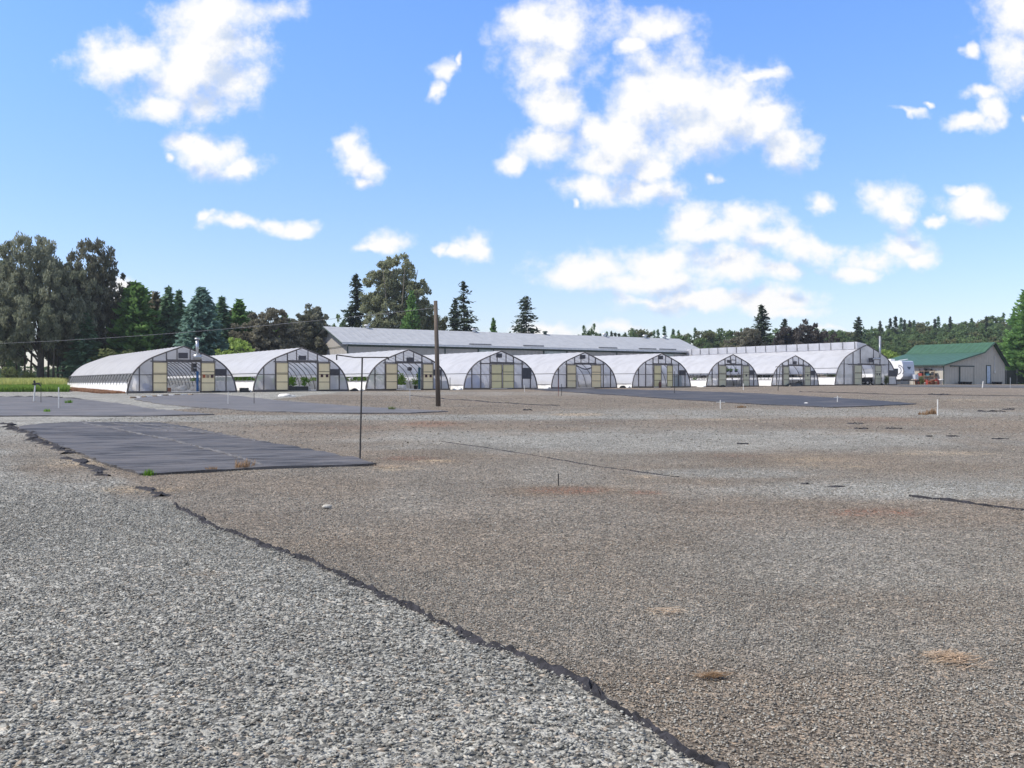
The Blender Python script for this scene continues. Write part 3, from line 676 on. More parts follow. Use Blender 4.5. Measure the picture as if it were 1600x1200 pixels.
    for u in o.get('studs', (-.79, -.555, -.31, .32, .565, .795)):
        zt = arch_v(u) * H * .985
        MB().box(u * hw - fw / 2, u * hw + fw / 2, y0 - .04, y0 + .05, .1, zt).build('stud', M['darkframe'], t)
    for u in o.get('gstuds', (-.12, .12)):
        MB().box(u * hw - .03, u * hw + .03, y0 - .03, y0 + .04, hd + .14, arch_v(u) * H * .985).build('stud', M['darkframe'], t)
    MB().box(-.6 * hw, .6 * hw, y0 - .09, y0 - .042, hd, hd + .09).build('header', M['darkframe'], t)
    MB().box(-.32 * hw, .33 * hw, y0 - .13, y0 - .092, hd + .02, hd + .2).build('door_track', M['darkframe'], t)
    vg = o.get('girt', .385)
    for s in (-1, 1):
        MB().box(min(s * .33, s * arch_uv(vg)) * hw, max(s * .33, s * arch_uv(vg)) * hw, y0 - .035, y0 + .03, vg * H - .03, vg * H + .03).build('girt', M['darkframe'], t)
        MB().box(min(s * .3, s * .99) * hw, max(s * .3, s * .99) * hw, y0 - .06, y0 + .05, -.12, .16).build('sill_board', M['darkframe'] if o.get('sill') else M['rail'], t)
    # doors
    dh = hd - .02
    for i, (a, b) in enumerate(o['doors']):
        x0, x1 = a * hw, b * hw; yd = y0 - .16 - .05 * (i % 2)
        d = MB().box(x0, x1, yd, yd + .04, .12, dh).build('door', M[o.get('doorm', 'door')], t)
        mm = MB()
        for xx in (x0, x1): mm.box(xx - .035, xx + .035, yd - .025, yd - .002, .1, dh)
        for zz in (.13, dh * .33, dh * .6, dh * .7 if i else dh * .64, dh - .03): mm.box(x0 + .036, x1 - .036, yd - .02, yd - .002, zz - .022, zz + .022)
        mm.build('door_rail', M['rail'], d)
        if i == 1:
            for (fx, c_) in o.get('signs', ((.3, 'darkprint'), (.75, 'darkprint'))):
                MB().box(x0 + (x1 - x0) * fx - .11, x0 + (x1 - x0) * fx + .11, yd - .035, yd - .021, dh * .5, dh * .5 + .26).build('notice', M[c_], d)
    # exhaust louvre and gable vent
    lx0, lx1, lz0, lz1 = o.get('louver', (.58, .79, .37, .52))
    f = MB().box(lx0 * hw, lx1 * hw, y0 - .14, y0 - .045, lz0 * H, lz1 * H).build('fan_louvre', M['louver'], t)
    mm = MB()
    for q in range(5):
        zz = lz0 * H + (q + .5) * (lz1 - lz0) * H / 5; mm.box(lx0 * hw + .04, lx1 * hw - .04, y0 - .165, y0 - .141, zz - .02, zz + .02)
    mm.build('louvre_blade', M['louver'], f)
    vx0, vx1, vz0, vz1 = o.get('vent', (-.085, .07, .78, .9))
    MB().box(vx0 * hw, vx1 * hw, y0 - .14, y0 - .045, vz0 * H, vz1 * H).build('gable_vent', M['louver'], t)
    return t
G_S = [0, 9.53, 19.3, 29.0, 38.8, 49.0, 59.5, 69.8]
GC = Vector(((286.7 - 800) / F * 73, 73, 0))
W8, H8 = 8.2, 3.6
HL = ['greenhouse at the left end of the row, with flue pipe and blue post',
      'second greenhouse from the left, doors open on green plants and black crates',
      'greenhouse behind the thin T shaped riser, with tall green plants and a teal post inside',
      'greenhouse right of the utility pole with both cream doors closed and blue tarps inside',
      'greenhouse with a sagging band across its doorway and the right door half slid shut',
      'greenhouse with yellow doors nearly shut and a teal cabinet behind the film',
      'greenhouse with hanging baskets in its doorway and an open square gable frame',
      'smallest looking greenhouse, beside the large ridge vented one, dark heap in its doorway']
HO = [dict(old=True, doors=[(-.56, -.31), (.31, .565)], signs=((.2, 'orange'), (.48, 'wood'), (.8, 'darkprint')), open=(.24, .405), sill=True, vent=(-.1, .07, .74, .86)),
      dict(doors=[(-.555, -.31), (.32, .565)], open=(.24, .34), vent=(-.085, .07, .72, .82), sill=True),
      dict(doors=[(-.555, -.29), (.32, .565)], open=(.23, .34), vent=(-.06, .1, .7, .81)),
      dict(doors=[(-.3, -.02), (.0, .3)], open=None, louver=(.55, .8, .28, .57), vent=(-.16, -.01, .83, .94), signs=(), doorm='door_yellow'),
      dict(doors=[(-.57, -.3), (.16, .45)], open=None, louver=(.28, .4, .32, .52), vent=(-.17, -.01, .82, .93), signs=(), sill=True, doorm='door'),
      dict(doors=[(-.31, -.07), (.12, .31)], open=None, vent=(-.16, 0, .83, .94), doorm='door_yellow', signs=()),
      dict(doors=[(-.58, -.31), (.32, .565)], open=(.22, .4), vent=(-.25, -.1, .74, .83), doorm='door_pale', gstuds=(-.1, .1), signs=((.5, 'louver'),)),
      dict(doors=[(-.56, -.33), (.32, .565)], open=(.22, .4), vent=(-.15, 0, .72, .82), doorm='door_pale', signs=((.5, 'louver'),))]
houses = []
for i, s in enumerate(G_S):
    c = GC + RD * s; z = float(gz(c.x, c.y)) - .02
    houses.append(house(W8, H8, 30., 0, (c.x, c.y, z), None, HL[i], HO[i]))
def loc2w(h, x, y, z=0): return Vector(h.location) + RD * x + AX * y + Vector((0, 0, z))
# extra parts
h = houses[0]
m = MB(); m.tube([(.95, -.32, 2.95), (.95, -.32, 4.15)], .11, 12); m.lathe([(.11, 0), (.2, .02), (.2, .1), (.02, .16)], (.95, -.32, 4.12)); m.build('flue_pipe', M['galv'], h, True)
m = MB(); m.lathe([(.1, 0), (.32, .05), (.32, .34), (.1, .4)], (.95, -.36, 2.6)); m.build('flue_housing', M['galv'], h, True)
b = MB().box(.78, 1.08, .3, .8, 1.65, 2.3).build('heater', M['louver'], h); MB().lathe([(.02, 0), (.12, .02), (.12, .06), (.02, .08)], (.93, .25, 1.9)).build('fan', M['galv'], b)
MB().box(.98, 1.14, -.05, .1, .12, 1.68).build('blue_post', M['blue'], h)
for q in range(24): x_ = -arch_uv(.3) * 4.1 * 1.035; MB().box(x_ - .06, x_ - .02, .6 + q * 1.22, .66 + q * 1.22, 0, 1.5).build('side_post', M['steel'], h)
h = houses[2]
MB().box(1.0, 1.18, -.05, .1, .12, 2.05).build('teal_post', M['teal'], h)
m = MB(); m.lathe([(.05, 0), (.2, .05), (.22, .3), (.05, .36)], (.72, 1.2, 1.75)); m.build('circulation_fan', M['louver'], h, True)
h = houses[4]
pts = [(-.28 * 4.1 + i * .56 * 4.1 / 12, -.17, 2.38 - .38 * math.sin(math.pi * i / 12)) for i in range(13)]
m = MB(); m.add([(x, y, z) for x, y, z in pts] + [(x, y - .02, z - .13) for x, y, z in pts], [(i, i + 1, i + 14, i + 13) for i in range(12)]); m.build('sagging_band', M['louver'], h)
h = houses[6]
m = MB()
for a, b_ in (((-.1, 3.0), (.1, 3.0)), ((-.1, 2.62), (.1, 2.62))): m.bar((a[0] * 4.1, -.1, a[1]), (b_[0] * 4.1, -.1, b_[1]), .07)
m.build('gable_window_frame', M['darkframe'], h)
for hh_, off in ((4, 0), (5, 0)):  # inner white liner seen through the doorway
    m = MB(); m.box(-3.7, 3.7, 6, 6.04, .1, 2.2); m.build('inner_liner', M['curtain'], houses[hh_])

# the large house with a ridge vent
S9 = 69.8; c0 = Vector((39.9, 117.1, 0)); W9, H9, L9 = 12.4, 5.15, 39.
c = c0 + RD * (W9 / 2); z9 = float(gz(c.x, c.y)) - .02
big = house(W9, H9, L9, 0, (c.x, c.y, z9), 'ridge_vented_greenhouse', 'large greenhouse with raised ridge vent and outside elbow chimney beside the travel trailer',
            dict(doors=[(-.43, -.2), (.22, .42)], studs=(-.72, -.44, -.21, .43, .72), gstuds=(.22,), head=.5, du=.2, girt=.52, open=(.2, .3), hip=.42, filmm='film_grey', louver=(.71, .98, .22, .38),
                 vent=(.05, .2, .57, .68), doorm='door_pale', signs=((.3, 'louver'), (.7, 'louver')), spacing=1.5))
big['group'] = 'hoop greenhouses standing in a row'
# ridge vent: white box along the ridge
m = MB(); m.add([(-1.9, 0, 4.6), (-1.95, 0, 5.5), (0, 0, 5.25), (-1.9, L9, 4.6), (-1.95, L9, 5.5), (0, L9, 5.25)], [(0, 1, 2), (5, 4, 3), (0, 3, 4, 1), (1, 4, 5, 2), (2, 5, 3, 0)])
rv = m.build('ridge_vent', M['cover'], big)
for i in range(22):
    y = .3 + i * (L9 - .6) / 21; MB().box(-2.02, -1.955, y - .04, y + .04, 4.62, 5.48).build('vent_rib', M['steel'], rv)
m = MB(); m.tube([(.9, -.3, 3.35), (2.0, -.3, 3.38), (2.25, -.3, 3.5), (2.3, -.3, 3.8), (2.3, -.3, 6.3)], .13, 10); m.build('chimney_pipe', M['galv'], big, True)
MB().box(.4, 1.4, .5, 1.3, 2.7, 3.4).build('heater', M['louver'], big)

# ------------------------------------------------------------------ barn
def barn():
    n0 = Vector((-20.0, 115.0, 0)); Lb, Wb = 58.4, 10.8; zb = float(gz(n0.x, n0.y))
    t = empty('barn', (n0.x, n0.y, zb), RZ, 'long grey roofed barn with taupe walls behind the greenhouses', 'barn')
    E = 5.35; R = 7.35; ov = .55
    MB().box(0, Lb, .0, .12, 0, E).build('long_wall', M['barnwall'], t); MB().box(0, Lb, Wb - .12, Wb, 0, E).build('long_wall', M['barnwall'], t)
    m = MB(); m.add([(0, .12, 0), (0, Wb - .12, 0), (0, Wb - .12, E), (0, Wb / 2, R - .06), (0, .12, E)], [(0, 1, 2, 3, 4)][:1]); m.f = [(4, 3, 2, 1, 0)]; m.build('gable_wall', M['barngable'], t)
    m = MB(); m.add([(Lb, .12, 0), (Lb, Wb - .12, 0), (Lb, Wb - .12, E), (Lb, Wb / 2, R - .06), (Lb, .12, E)], [(0, 1, 2, 3, 4)]); m.build('gable_wall', M['barngable'], t)
    sl_ = (R - E) / (Wb / 2); m = MB(); th = .12
    poly = [(-ov, E - sl_ * ov), (Wb / 2, R), (Wb + ov, E - sl_ * ov), (Wb + ov, E - sl_ * ov + th), (Wb / 2, R + th), (-ov, E - sl_ * ov + th)]
    n = 6; m.add([(-.9, y, z) for y, z in poly] + [(Lb + .9, y, z) for y, z in poly], [(0, 1, 4, 5), (1, 2, 3, 4), (11, 10, 7, 6), (10, 9, 8, 7), (5, 4, 10, 11), (4, 3, 9, 10), (0, 6, 7, 1), (1, 7, 8, 2), (0, 5, 11, 6), (2, 8, 9, 3)])
    rf = m.build('roof', M['barnroof'], t)
    for x in (5, 21, 33, 44, 52, 56): MB().lathe([(.25, 0), (.25, .3), (.45, .32), (.3, .5)], (x, Wb / 2 - .1, R + .05), 10).build('roof_vent', M['galv'] if x != 33 else M['barntrim'], rf)
    for x in (17, 25.5, 38.5, 46, 50): MB().box(x, x + 3.4, -.3, -.22, E + .16 - .15, E + .3 - .1).build('gutter_guard', M['steel'], rf)
    m = MB(); m.bar((-.93, -ov - .02, E - sl_ * ov), (-.93, Wb / 2, R + .03), .05, .28, (1, 0, 0)); m.bar((-.93, Wb + ov, E - sl_ * ov), (-.93, Wb / 2, R + .03), .05, .28, (1, 0, 0)); m.build('rake_trim', M['barntrim'], t)
    MB().box(-.9, Lb + .9, -ov - .06, -ov - .002, E - sl_ * ov - .12, E - sl_ * ov + .06).build('fascia', M['galv'], t)
    MB().box(.05, Lb, -.03, -.002, E - .55, E - .02).build('frieze_board', M['barntrim'], t)
    for x in (.0, 13.5, 18.5, 20.9, 29.0, 33.0, 42, 49): MB().box(x - .06, x + .1, -.06, -.004, 0, E - .56).build('corner_post', M['barntrim'], t)
    for x0, x1 in ((18.7, 20.7), (29.2, 32.8), (49.2, 53)): MB().box(x0, x1, -.1, -.065, .2, E - .58).build('sliding_door', M['barndoor'], t)
    MB().tube([(-.1, .1, 4.9), (-.1, 5, 4.78), (-.1, Wb - .2, 4.85)], .03, 5).build('conduit', M['barntrim'], t)
barn()

# ------------------------------------------------------------------ green roofed building
def green():
    c0 = Vector((61.5, 135, 0)); Z0 = 1.5; t = empty('outbuilding', (c0.x, c0.y, float(gz(c0.x, c0.y))), RZ, 'beige outbuilding with green metal roof and sliding door', 'building')
    b0 = t.location.z; Lg = 12.4; W = 15.7
    E, Bk, R, Er = 2.85, 4.72, 6.25, 3.15; xb, xr = 9.6, 12.3
    prof = [(0, 0), (W, 0), (W, Er - .1), (xr, R - .1), (xb, Bk - .1), (0, E - .1)]
    m = MB(); m.add([(x, 0, z) for x, z in prof], [(0, 1, 2, 3, 4, 5)]); m.build('gable_wall', M['beige'], t); m = MB(); m.add([(x, Lg, z) for x, z in prof], [(5, 4, 3, 2, 1, 0)]); m.build('gable_wall', M['beige'], t)
    m = MB(); m.box(.002, .12, .01, 5.2, 0, E - .12); m.box(2.2, 2.3, 5.2, Lg - .01, 0, E + .3); m.box(.12, 2.2, 5.1, 5.2, 0, E - .1); m.box(W - .1, W - .002, .01, Lg - .01, 0, Er - .12)
    m.build('side_wall', M['beige_side'], t)
    def slab(a, b, nm='roof'):
        d = Vector((b[0] - a[0], 0, b[1] - a[1])).normalized(); n = Vector((-d.z, 0, d.x)) * .08
        m = MB(); y0, y1 = -.45, Lg + .3
        vs = [(a[0], y0, a[1]), (b[0], y0, b[1]), (b[0] + n.x, y0, b[1] + n.z), (a[0] + n.x, y0, a[1] + n.z)]; m.add(vs + [(x, y1, z) for x, y, z in vs], [(0, 1, 2, 3), (7, 6, 5, 4), (3, 2, 6, 7), (0, 4, 5, 1), (0, 3, 7, 4), (1, 5, 6, 2)]); return m.build(nm, M['greenroof'], t)
    slab((-.4, E - .08), (xb, Bk)); slab((xb + .01, Bk + .02), (xr, R)); slab((xr + .02, R), (W + .5, Er - .42))
    m = MB(); 
    for a, b in (((-.4, E - .1), (xb, Bk - .02)), ((xb, Bk - .02), (xr, R)), ((xr, R), (W + .5, Er - .45))): m.bar((a[0], -.48, a[1] - .02), (b[0], -.48, b[1] - .02), .05, .24, (0, 1, 0))
    m.build('rake_trim', M['barntrim'], t)
    MB().box(-.5, -.41, -.45, Lg + .3, E - .24, E - .02).build('eave_trim', M['barntrim'], t)
    MB().box(-.1, .1, -.05, -.003, 0, E - .14).build('corner_post', M['barntrim'], t)
    MB().box(1.5, 7.5, -.14, -.05, 2.58, 2.74).build('door_track', M['barntrim'], t)
    d = MB().box(3.95, 7.3, -.12, -.06, .08, 2.56).build('sliding_door', M['beige'], t)
    m = MB(); m.box(3.75, 3.94, -.14, -.05, .05, 2.57); m.box(7.31, 7.38, -.14, -.05, .05, 2.57); m.build('door_jamb', M['barntrim'], t)
    d = MB().box(10.85, 11.75, -.06, -.01, .15, 2.75).build('door', M['bluedoor'], t)
    m = MB(); m.box(10.72, 10.84, -.08, -.004, .1, 2.88); m.box(11.76, 11.9, -.08, -.004, .1, 2.88); m.box(10.84, 11.76, -.08, -.004, 2.76, 2.88); m.build('door_frame', M['barntrim'], d)
    m = MB(); m.tube([(12.9, -.06, 2.0), (12.9, -.06, 4.3)], .04, 5); m.box(12.75, 13.05, -.12, -.004, 1.7, 2.05); m.build('meter_box', M['galv'], t)
    MB().box(W - .12, W + .03, -.05, -.003, 0, Er - .2).build('corner_trim', M['beige'], t)
    for y in (5.3, 9.0): MB().box(.0, .14, y - .07, y + .07, 0, E - .2).build('porch_post', M['beige'], t)
    for y0, y1 in ((2.2, 3.8),): MB().box(-.02, .0, y0, y1, 1.3, 2.3).build('window', M['glass'], t)
    return t
gb = green()
def G(x, y, z=0): return Vector(gb.location) + RD * x + AX * y + Vector((0, 0, z))
def shelf():
    t = empty('storage_rack', G(-.55, .9), RZ, 'open shelf of tools and pots under the green roof eave', 'rack')
    for y in (0, 1.6, 3.3): MB().box(-.25, -.19, y, y + .06, 0, 2.1).build('upright', M['wood'], t); 
    for z in (.6, 1.2, 1.9): MB().box(-.3, .3, 0, 3.35, z, z + .05).build('shelf', M['wood'], t)
shelf()
items = [('jerry_can', 'red', .3, 'red fuel can on the ground under the green eave'), ('flower_pot', 'terracotta', .9, 'terracotta pot stack left of the dark corner post'), ('jerry_can', 'red', 1.6, 'tall red container beside the storage rack'),
         ('flower_pot', 'orange', 2.2, 'orange tub in front of the storage rack'), ('bucket', 'white', -.3, 'white bucket at the corner of the beige outbuilding'), ('bucket', 'black', 2.9, 'black tub at the far end of the storage rack'), ('flower_pot', 'terracotta', 3.4, 'short terracotta pot near the trailer')]
for nm, mt, y, lab in items:
    m = MB(); hgt = rnd.uniform(.55, 1.05); p = G(-1.05 - rnd.random() * .3, y)
    if nm == 'jerry_can': m.box(-.22, .22, -.18, .18, 0, hgt); m.box(-.14, -.02, -.05, .05, hgt, hgt + .12); m.bar((-.15, 0, hgt + .14), (.15, 0, hgt + .14), .05)
    else: m.lathe([(.18, 0), (.27, hgt * .8), (.31, hgt * .82), (.31, hgt), (.24, hgt), (.22, hgt * .9)])
    o_ = m.build(nm, M[mt], None, nm != 'jerry_can', p); o_.rotation_euler.z = rnd.random() * 3; tag(o_, lab, nm.replace('_', ' '), 'clutter under the eave')
more = [('bucket','terracotta',.6,'rust coloured pail low under the green eave'),('bucket','galv',1.2,'galvanised pail under the storage rack'),('flower_pot','white',1.9,'white pot between orange tubs under the eave'),
        ('bucket','black',2.5,'black pail under the storage rack'),('bucket','wood',-.05,'tan pail next to the dark corner post'),('flower_pot','red',2.75,'small red pot under the storage rack'),('bucket','orange',1.0,'orange pail under the green eave')]
for nm, mt, y, lab in more:
    hgt = rnd.uniform(.3, .5); m = MB().lathe([(.13, 0), (.18, hgt * .85), (.2, hgt * .86), (.2, hgt), (.16, hgt)]); o_ = m.build(nm, M[mt], None, True, G(-1.5 - rnd.random() * .4, y)); tag(o_, lab, nm.replace('_', ' '), 'clutter under the eave')
for q, (y, z, mt, lab) in enumerate(((1.2, 1.95, 'black', 'black box on the top shelf of the storage rack'), (2.3, 1.95, 'louver', 'dark crate on the top shelf, right half of the storage rack'), (1.4, 1.25, 'teal', 'teal box on the middle shelf of the storage rack'), (2.6, 1.25, 'red', 'red box on the middle shelf of the storage rack'), (.5, 1.25, 'black', 'black box at the near end of the middle shelf'))):
    o_ = MB().box(-.2, .2, -.28, .28, 0, .32 + .08 * (q % 2)).build('storage_box', M[mt], None, False, G(-.55, .9 + y - .3, z)); o_.rotation_euler.z = RZ; tag(o_, lab, 'box', 'boxes on the storage rack')
for (x0, lab, n_) in ((3.0, 'dark row of tubs at the sliding door of the beige outbuilding', 4), (11.6, 'dark low tubs beside the pale blue door', 3)):
    for q in range(n_):
        m = MB().lathe([(.25, 0), (.36, .35), (.38, .4), (.33, .4), (.3, .3)]); o_ = m.build('planter_tub', M['black'], None, True, G(x0 + q * .75, -.75)); tag(o_, lab, 'tub', 'dark tubs by the outbuilding wall')

def trailer():
    # front faces the viewer, body runs back
    c = P(1411.5, 600, 127.0); c.z = float(gz(c.x, c.y)); t = empty('travel_trailer', c, RZ, 'white travel trailer with grey front cap parked between greenhouse and green roofed building', 'trailer')
    w, L = 2.5, 7.; z0, z1 = .75, 3.25
    side = [(0.45, z0), (.08, z0 + .4), (0, z0 + .8), (.1, z1 - .5), (.22, z1 - .1), (.4, z1), (L, z1), (L, z0)]
    m = MB(); n = len(side); m.add([(0, y, z) for y, z in side] + [(w, y, z) for y, z in side], [tuple(range(n))[::-1], tuple(range(n, 2 * n))] + [(i, (i + 1) % n, (i + 1) % n + n, i + n) for i in range(n)])
    b = m.build('body', M['gelcoat'], t)
    fr = side[:6]; m = MB(); m.add([(.06, y - .02, z) for y, z in fr] + [(w - .06, y - .02, z) for y, z in fr], [(i, i + 1, i + 7, i + 6) for i in range(5)]); m.build('front_cap', M['capgrey'], t)
    m = MB(); m.add([(.85, .03, 2.45), (1.75, .03, 2.45), (1.55, .0, 2.18), (1.3, -.02, 2.05), (1.05, .0, 2.18)], [(0, 4, 3, 2, 1)]); m.build('front_window', M['glass'], t)
    m = MB()
    for (cy, cz, r, a0, a1) in ((1.0, 1.95, .75, -1.9, 1.2), (.9, 1.9, 1.05, -.6, 1.4)):
        pts = [(-.012, cy - r * .9 * math.cos(a0 + (a1 - a0) * i / 12) * 1.0, cz + r * .75 * math.sin(a0 + (a1 - a0) * i / 12)) for i in range(13)]
        for p, q in zip(pts, pts[1:]): m.bar(p, q, .09, .012, (1, 0, 0))
    m.build('swoosh_graphic', M['graphic'], b)
    m = MB(); m.bar((.12, .2, 2.5), (.35, -.03, 1.7), .05, .02); m.bar((w - .12, .2, 2.5), (w - .3, -.03, 1.7), .05, .02); m.build('cap_stripe', M['graphic'], b)
    MB().box(-.02, -.004, .8, 1.5, 1.5, 2.2).build('side_window', M['glass'], t)
    m = MB(); m.box(.8, 1.7, 2.5, 3.6, z1, z1 + .3); m.build('air_conditioner', M['white'], t)
    m = MB(); m.tube([(.3, .9, z1 + .05), (2.2, .9, z1 + .25)], .05, 5); m.build('roof_antenna', M['white'], t)
    m = MB(); m.box(1.55, 2.2, -.75, -.3, .75, 1.4); m.build('propane_cover', M['capgrey'], t)
    m = MB(); m.bar((.4, .3, .62), (w / 2, -1.3, .55), .1); m.bar((w - .4, .3, .62), (w / 2, -1.3, .55), .1); m.tube([(w / 2, -1.1, .0), (w / 2, -1.1, .6)], .05, 6); m.build('tongue', M['black'], t)
    MB().box(.1, w - .1, .5, L - .1, .55, .74).build('chassis', M['black'], t)
    for y in (3.4, 4.4):
        for x in (.12, w - .12):
            m = MB(); m.tube([(x - .11, y, .36), (x + .11, y, .36)], .36, 16); wh = m.build('wheel', M['rubber'], t, True); m = MB(); m.tube([(x - .115, y, .36), (x + .115, y, .36)], .18, 12); m.build('rim', M['galv'], wh, True)
    for x in (.25, w - .25): MB().tube([(x, .7, 0), (x, .7, .6)], .04, 5).build('stabiliser_jack', M['steel'], t)
trailer()
# dark screened fence right of the outbuilding
t = empty('screen_fence', G(15.9, 1.5), RZ, 'dark screened chain link fence right of the beige outbuilding', 'fence')
MB().box(0, 9, .04, .06, .05, 2.2).build('screen', M['fence'], t)
for x in (0, 2.9, 5.9, 8.9): MB().tube([(x, 0, 0), (x, 0, 2.35)], .045, 6).build('post', M['steel'], t)
# little tractor in the big doorway
def tractor():
    p = loc2w(big, 1.75, .8); p.z = float(gz(p.x, p.y)); t = empty('garden_tractor', p, RZ, 'dark compact tractor standing in the doorway of the large greenhouse', 'tractor')
    for (x, y, r, w_) in ((-.6, 1.3, .48, .26), (.6, 1.3, .48, .26), (-.5, -.1, .3, .18), (.5, -.1, .3, .18)):
        m = MB(); m.tube([(x - w_ / 2, y, r), (x + w_ / 2, y, r)], r, 18); wh = m.build('wheel', M['rubber'], t, True); MB().tube([(x - w_ / 2 - .01, y, r), (x + w_ / 2 + .01, y, r)], r * .45, 10).build('rim', M['galv'], wh)
    m = MB(); m.box(-.3, .3, -.35, .7, .45, 1.0); m.build('hood', M['black'], t); MB().box(-.35, .35, .7, 1.6, .4, .62).build('chassis', M['black'], t)
    m = MB(); m.box(-.22, .22, 1.1, 1.5, .62, .78); m.box(-.22, .22, 1.45, 1.55, .78, 1.15); m.build('seat', M['black'], t)
    m = MB(); m.tube([(-.5, 1.65, .6), (-.5, 1.65, 1.7), (.5, 1.65, 1.7), (.5, 1.65, .6)], .04, 6); m.build('roll_bar', M['black'], t)
    m = MB(); m.tube([(0, .75, .95), (0, .95, 1.12)], .02, 5); m.tube([(.18 * math.cos(a), .95 + .05 * math.sin(a), 1.12 + .17 * math.sin(a)) for a in [i * math.pi / 6 for i in range(13)]], .015, 5); m.build('steering_wheel', M['black'], t)
tractor()

# ------------------------------------------------------------------ foliage
def quads(c, d, w, n_=None):
    """leaf quads: centre c, half-length vector d, half-width vector w"""
    return np.stack([c - d - w * .6, c + d * .2 - w, c + d, c + d * .1 + w], 1).reshape(-1, 3)
def rvec(n): v = rng.normal(size=(n, 3)); return v / np.linalg.norm(v, axis=1, keepdims=True)
LW_ = [.5]
def leafcloud(centres, radii, per, size, flat=1., up=0., squash=.8, outward=0.):
    C = np.repeat(centres, per, 0); R = np.repeat(radii, per); n = len(C)
    o = rvec(n) * (rng.random(n)[:, None] ** .45) * R[:, None]; o[:, 2] *= squash
    d = rvec(n); d[:, 2] = d[:, 2] * flat + up; d = d + outward * o / np.maximum(R, .01)[:, None]; d /= np.linalg.norm(d, axis=1, keepdims=True)
    w = np.cross(d, rvec(n)); w /= np.linalg.norm(w, axis=1, keepdims=True); s = size * rng.uniform(.6, 1.4, n)[:, None]
    return quads(C + o, d * s, w * s * LW_[0]), np.repeat(rng.random(len(centres)), per) * .6 + rng.random(n) * .4
def limbs(m, base, tips, r0, H):
    for tp in tips:
        zb = min(tp[2] * .75, H * .8) * rng.uniform(.45, .9); b = Vector((base[0], base[1], zb)); e = Vector(tp); mid = b.lerp(e, .5) + Vector((0, 0, .06 * (e - b).length))
        m.tube([b, mid, e], max(.03, r0 * .3 * (1 - zb / H)), 4, .02, False)
def conifer(H, R, lm, *a, **k):
    a = list(a); return conifer_(H, R * 1.12, lm, *a, **k)
def conifer_(H, R, lm, zb=.06, power=.85, droop=.25, seed=0, dens=1., leafs=.3, jag=.25, asym=0., sparse_top=0., tufty=False):
    r = np.random.default_rng(seed); C = []; D = []; Wd = []; T = []
    z = H * zb; m = MB(); m.tube([(0, 0, -.3), (0, 0, H * .5), (0, 0, H * .98)], H * .016 + .05, 7, .02)
    lev = 0
    while z < H * .985:
        f = (z - H * zb) / (H * (1 - zb)); rad = R * (1 - f) ** power * (1 + .0 * f) + .12
        nb = max(5, int((10 + 9 * (1 - f)) * dens)); 
        for b in range(nb):
            a = r.random() * 6.283; L = rad * r.uniform(1 - jag * 1.6, 1 + jag * .6) * (1 + asym * math.cos(a) * math.sin(z * 1.1))
            if r.random() < sparse_top * f: continue
            k = max(2, int(L / (leafs * .55) * (dens)))
            t = (np.arange(k) + r.random(k) * .9) / k; t = .12 + .88 * t; x = t * L
            zz = z - droop * x + droop * .75 * x * t * t + r.normal(0, .1, k)
            da = r.normal(0, .12 / np.maximum(t, .2), k) * .5; aa = a + da
            C.append(np.stack([x * np.cos(aa), x * np.sin(aa), zz], 1))
            dd = np.stack([np.cos(aa + r.normal(0, .5, k)), np.sin(aa + r.normal(0, .5, k)), r.normal(-.2 if not tufty else .5, .35, k)], 1); D.append(dd)
            T.append(np.full(k, r.random() * .55) + r.random(k) * .35 + .1 * t)
            if b % 3 == 0 and L > .8: m.tube([(0, 0, z), (L * .5 * math.cos(a), L * .5 * math.sin(a), z - droop * L * .5), (L * .85 * math.cos(a), L * .85 * math.sin(a), z - droop * L * .6)], .035, 3, .012, False)
        z += (.24 + .03 * H * (1 - f) * .5) / dens * r.uniform(.7, 1.3); lev += 1
    C = np.concatenate(C); D = np.concatenate(D); D /= np.linalg.norm(D, axis=1, keepdims=True); n = len(C)
    w = np.cross(D, np.stack([r.normal(0, .5, n), r.normal(0, .5, n), np.ones(n)], 1)); w /= np.linalg.norm(w, axis=1, keepdims=True)
    s = (leafs * 1.25 * r.uniform(.6, 1.25, n))[:, None]
    V = quads(C, D * s, w * s * .5); crown = np_mesh('crown', V, 4, lm, np.concatenate(T))
    tr = m.mesh('trunk'); tr.materials.append(M['bark']); return tr, crown
def round_tree(H, lobes, lm, leaf=.25, per=260,  trunk=.3, nclump=90, clr=.9, up=0., seed=0, bark='bark', squash=.8, stems=1, trunk_to=.7, outward=.3):
    """lobes: (x, y, z, rx, ry, rz) ellipsoids of the crown envelope in metres; clumps sit mostly near their surface"""
    r = np.random.default_rng(seed); cs = []; vol = np.array([l[3] * l[4] * l[5] for l in lobes]) ** .7; vol /= vol.sum()
    for l, v in zip(lobes, vol):
        k = max(3, int(nclump * v)); u = r.normal(size=(k, 3)); u /= np.linalg.norm(u, axis=1, keepdims=True); u *= (r.random(k)[:, None] ** .3)
        cs.append(np.array(l[:3]) + u * np.array(l[3:]))
    cs = np.concatenate(cs); rad = clr * r.uniform(.55, 1.2, len(cs))
    V, T = leafcloud(cs, rad, per, leaf, 1., up, squash, outward); crown = np_mesh('crown', V, 4, lm, T)
    m = MB()
    if stems == 1: m.tube([(0, 0, -.3), (.05 * H * r.normal() * .3, 0, H * .35), (0, 0, H * trunk_to)], trunk, 8, .05)
    else:
        for s in range(stems):
            a = 6.283 * s / stems; e = 0.16 * H; m.tube([(0.3 * math.cos(a), .3 * math.sin(a), -.3), (e * .5 * math.cos(a), e * .5 * math.sin(a), H * .4), (e * math.cos(a), e * math.sin(a), H * .85)], trunk, 6, .04)
    idx = r.choice(len(cs), min(len(cs), 40), replace=False); limbs(m, (0, 0), cs[idx], trunk, H)
    tr = m.mesh('trunk'); tr.materials.append(M[bark]); return tr, crown

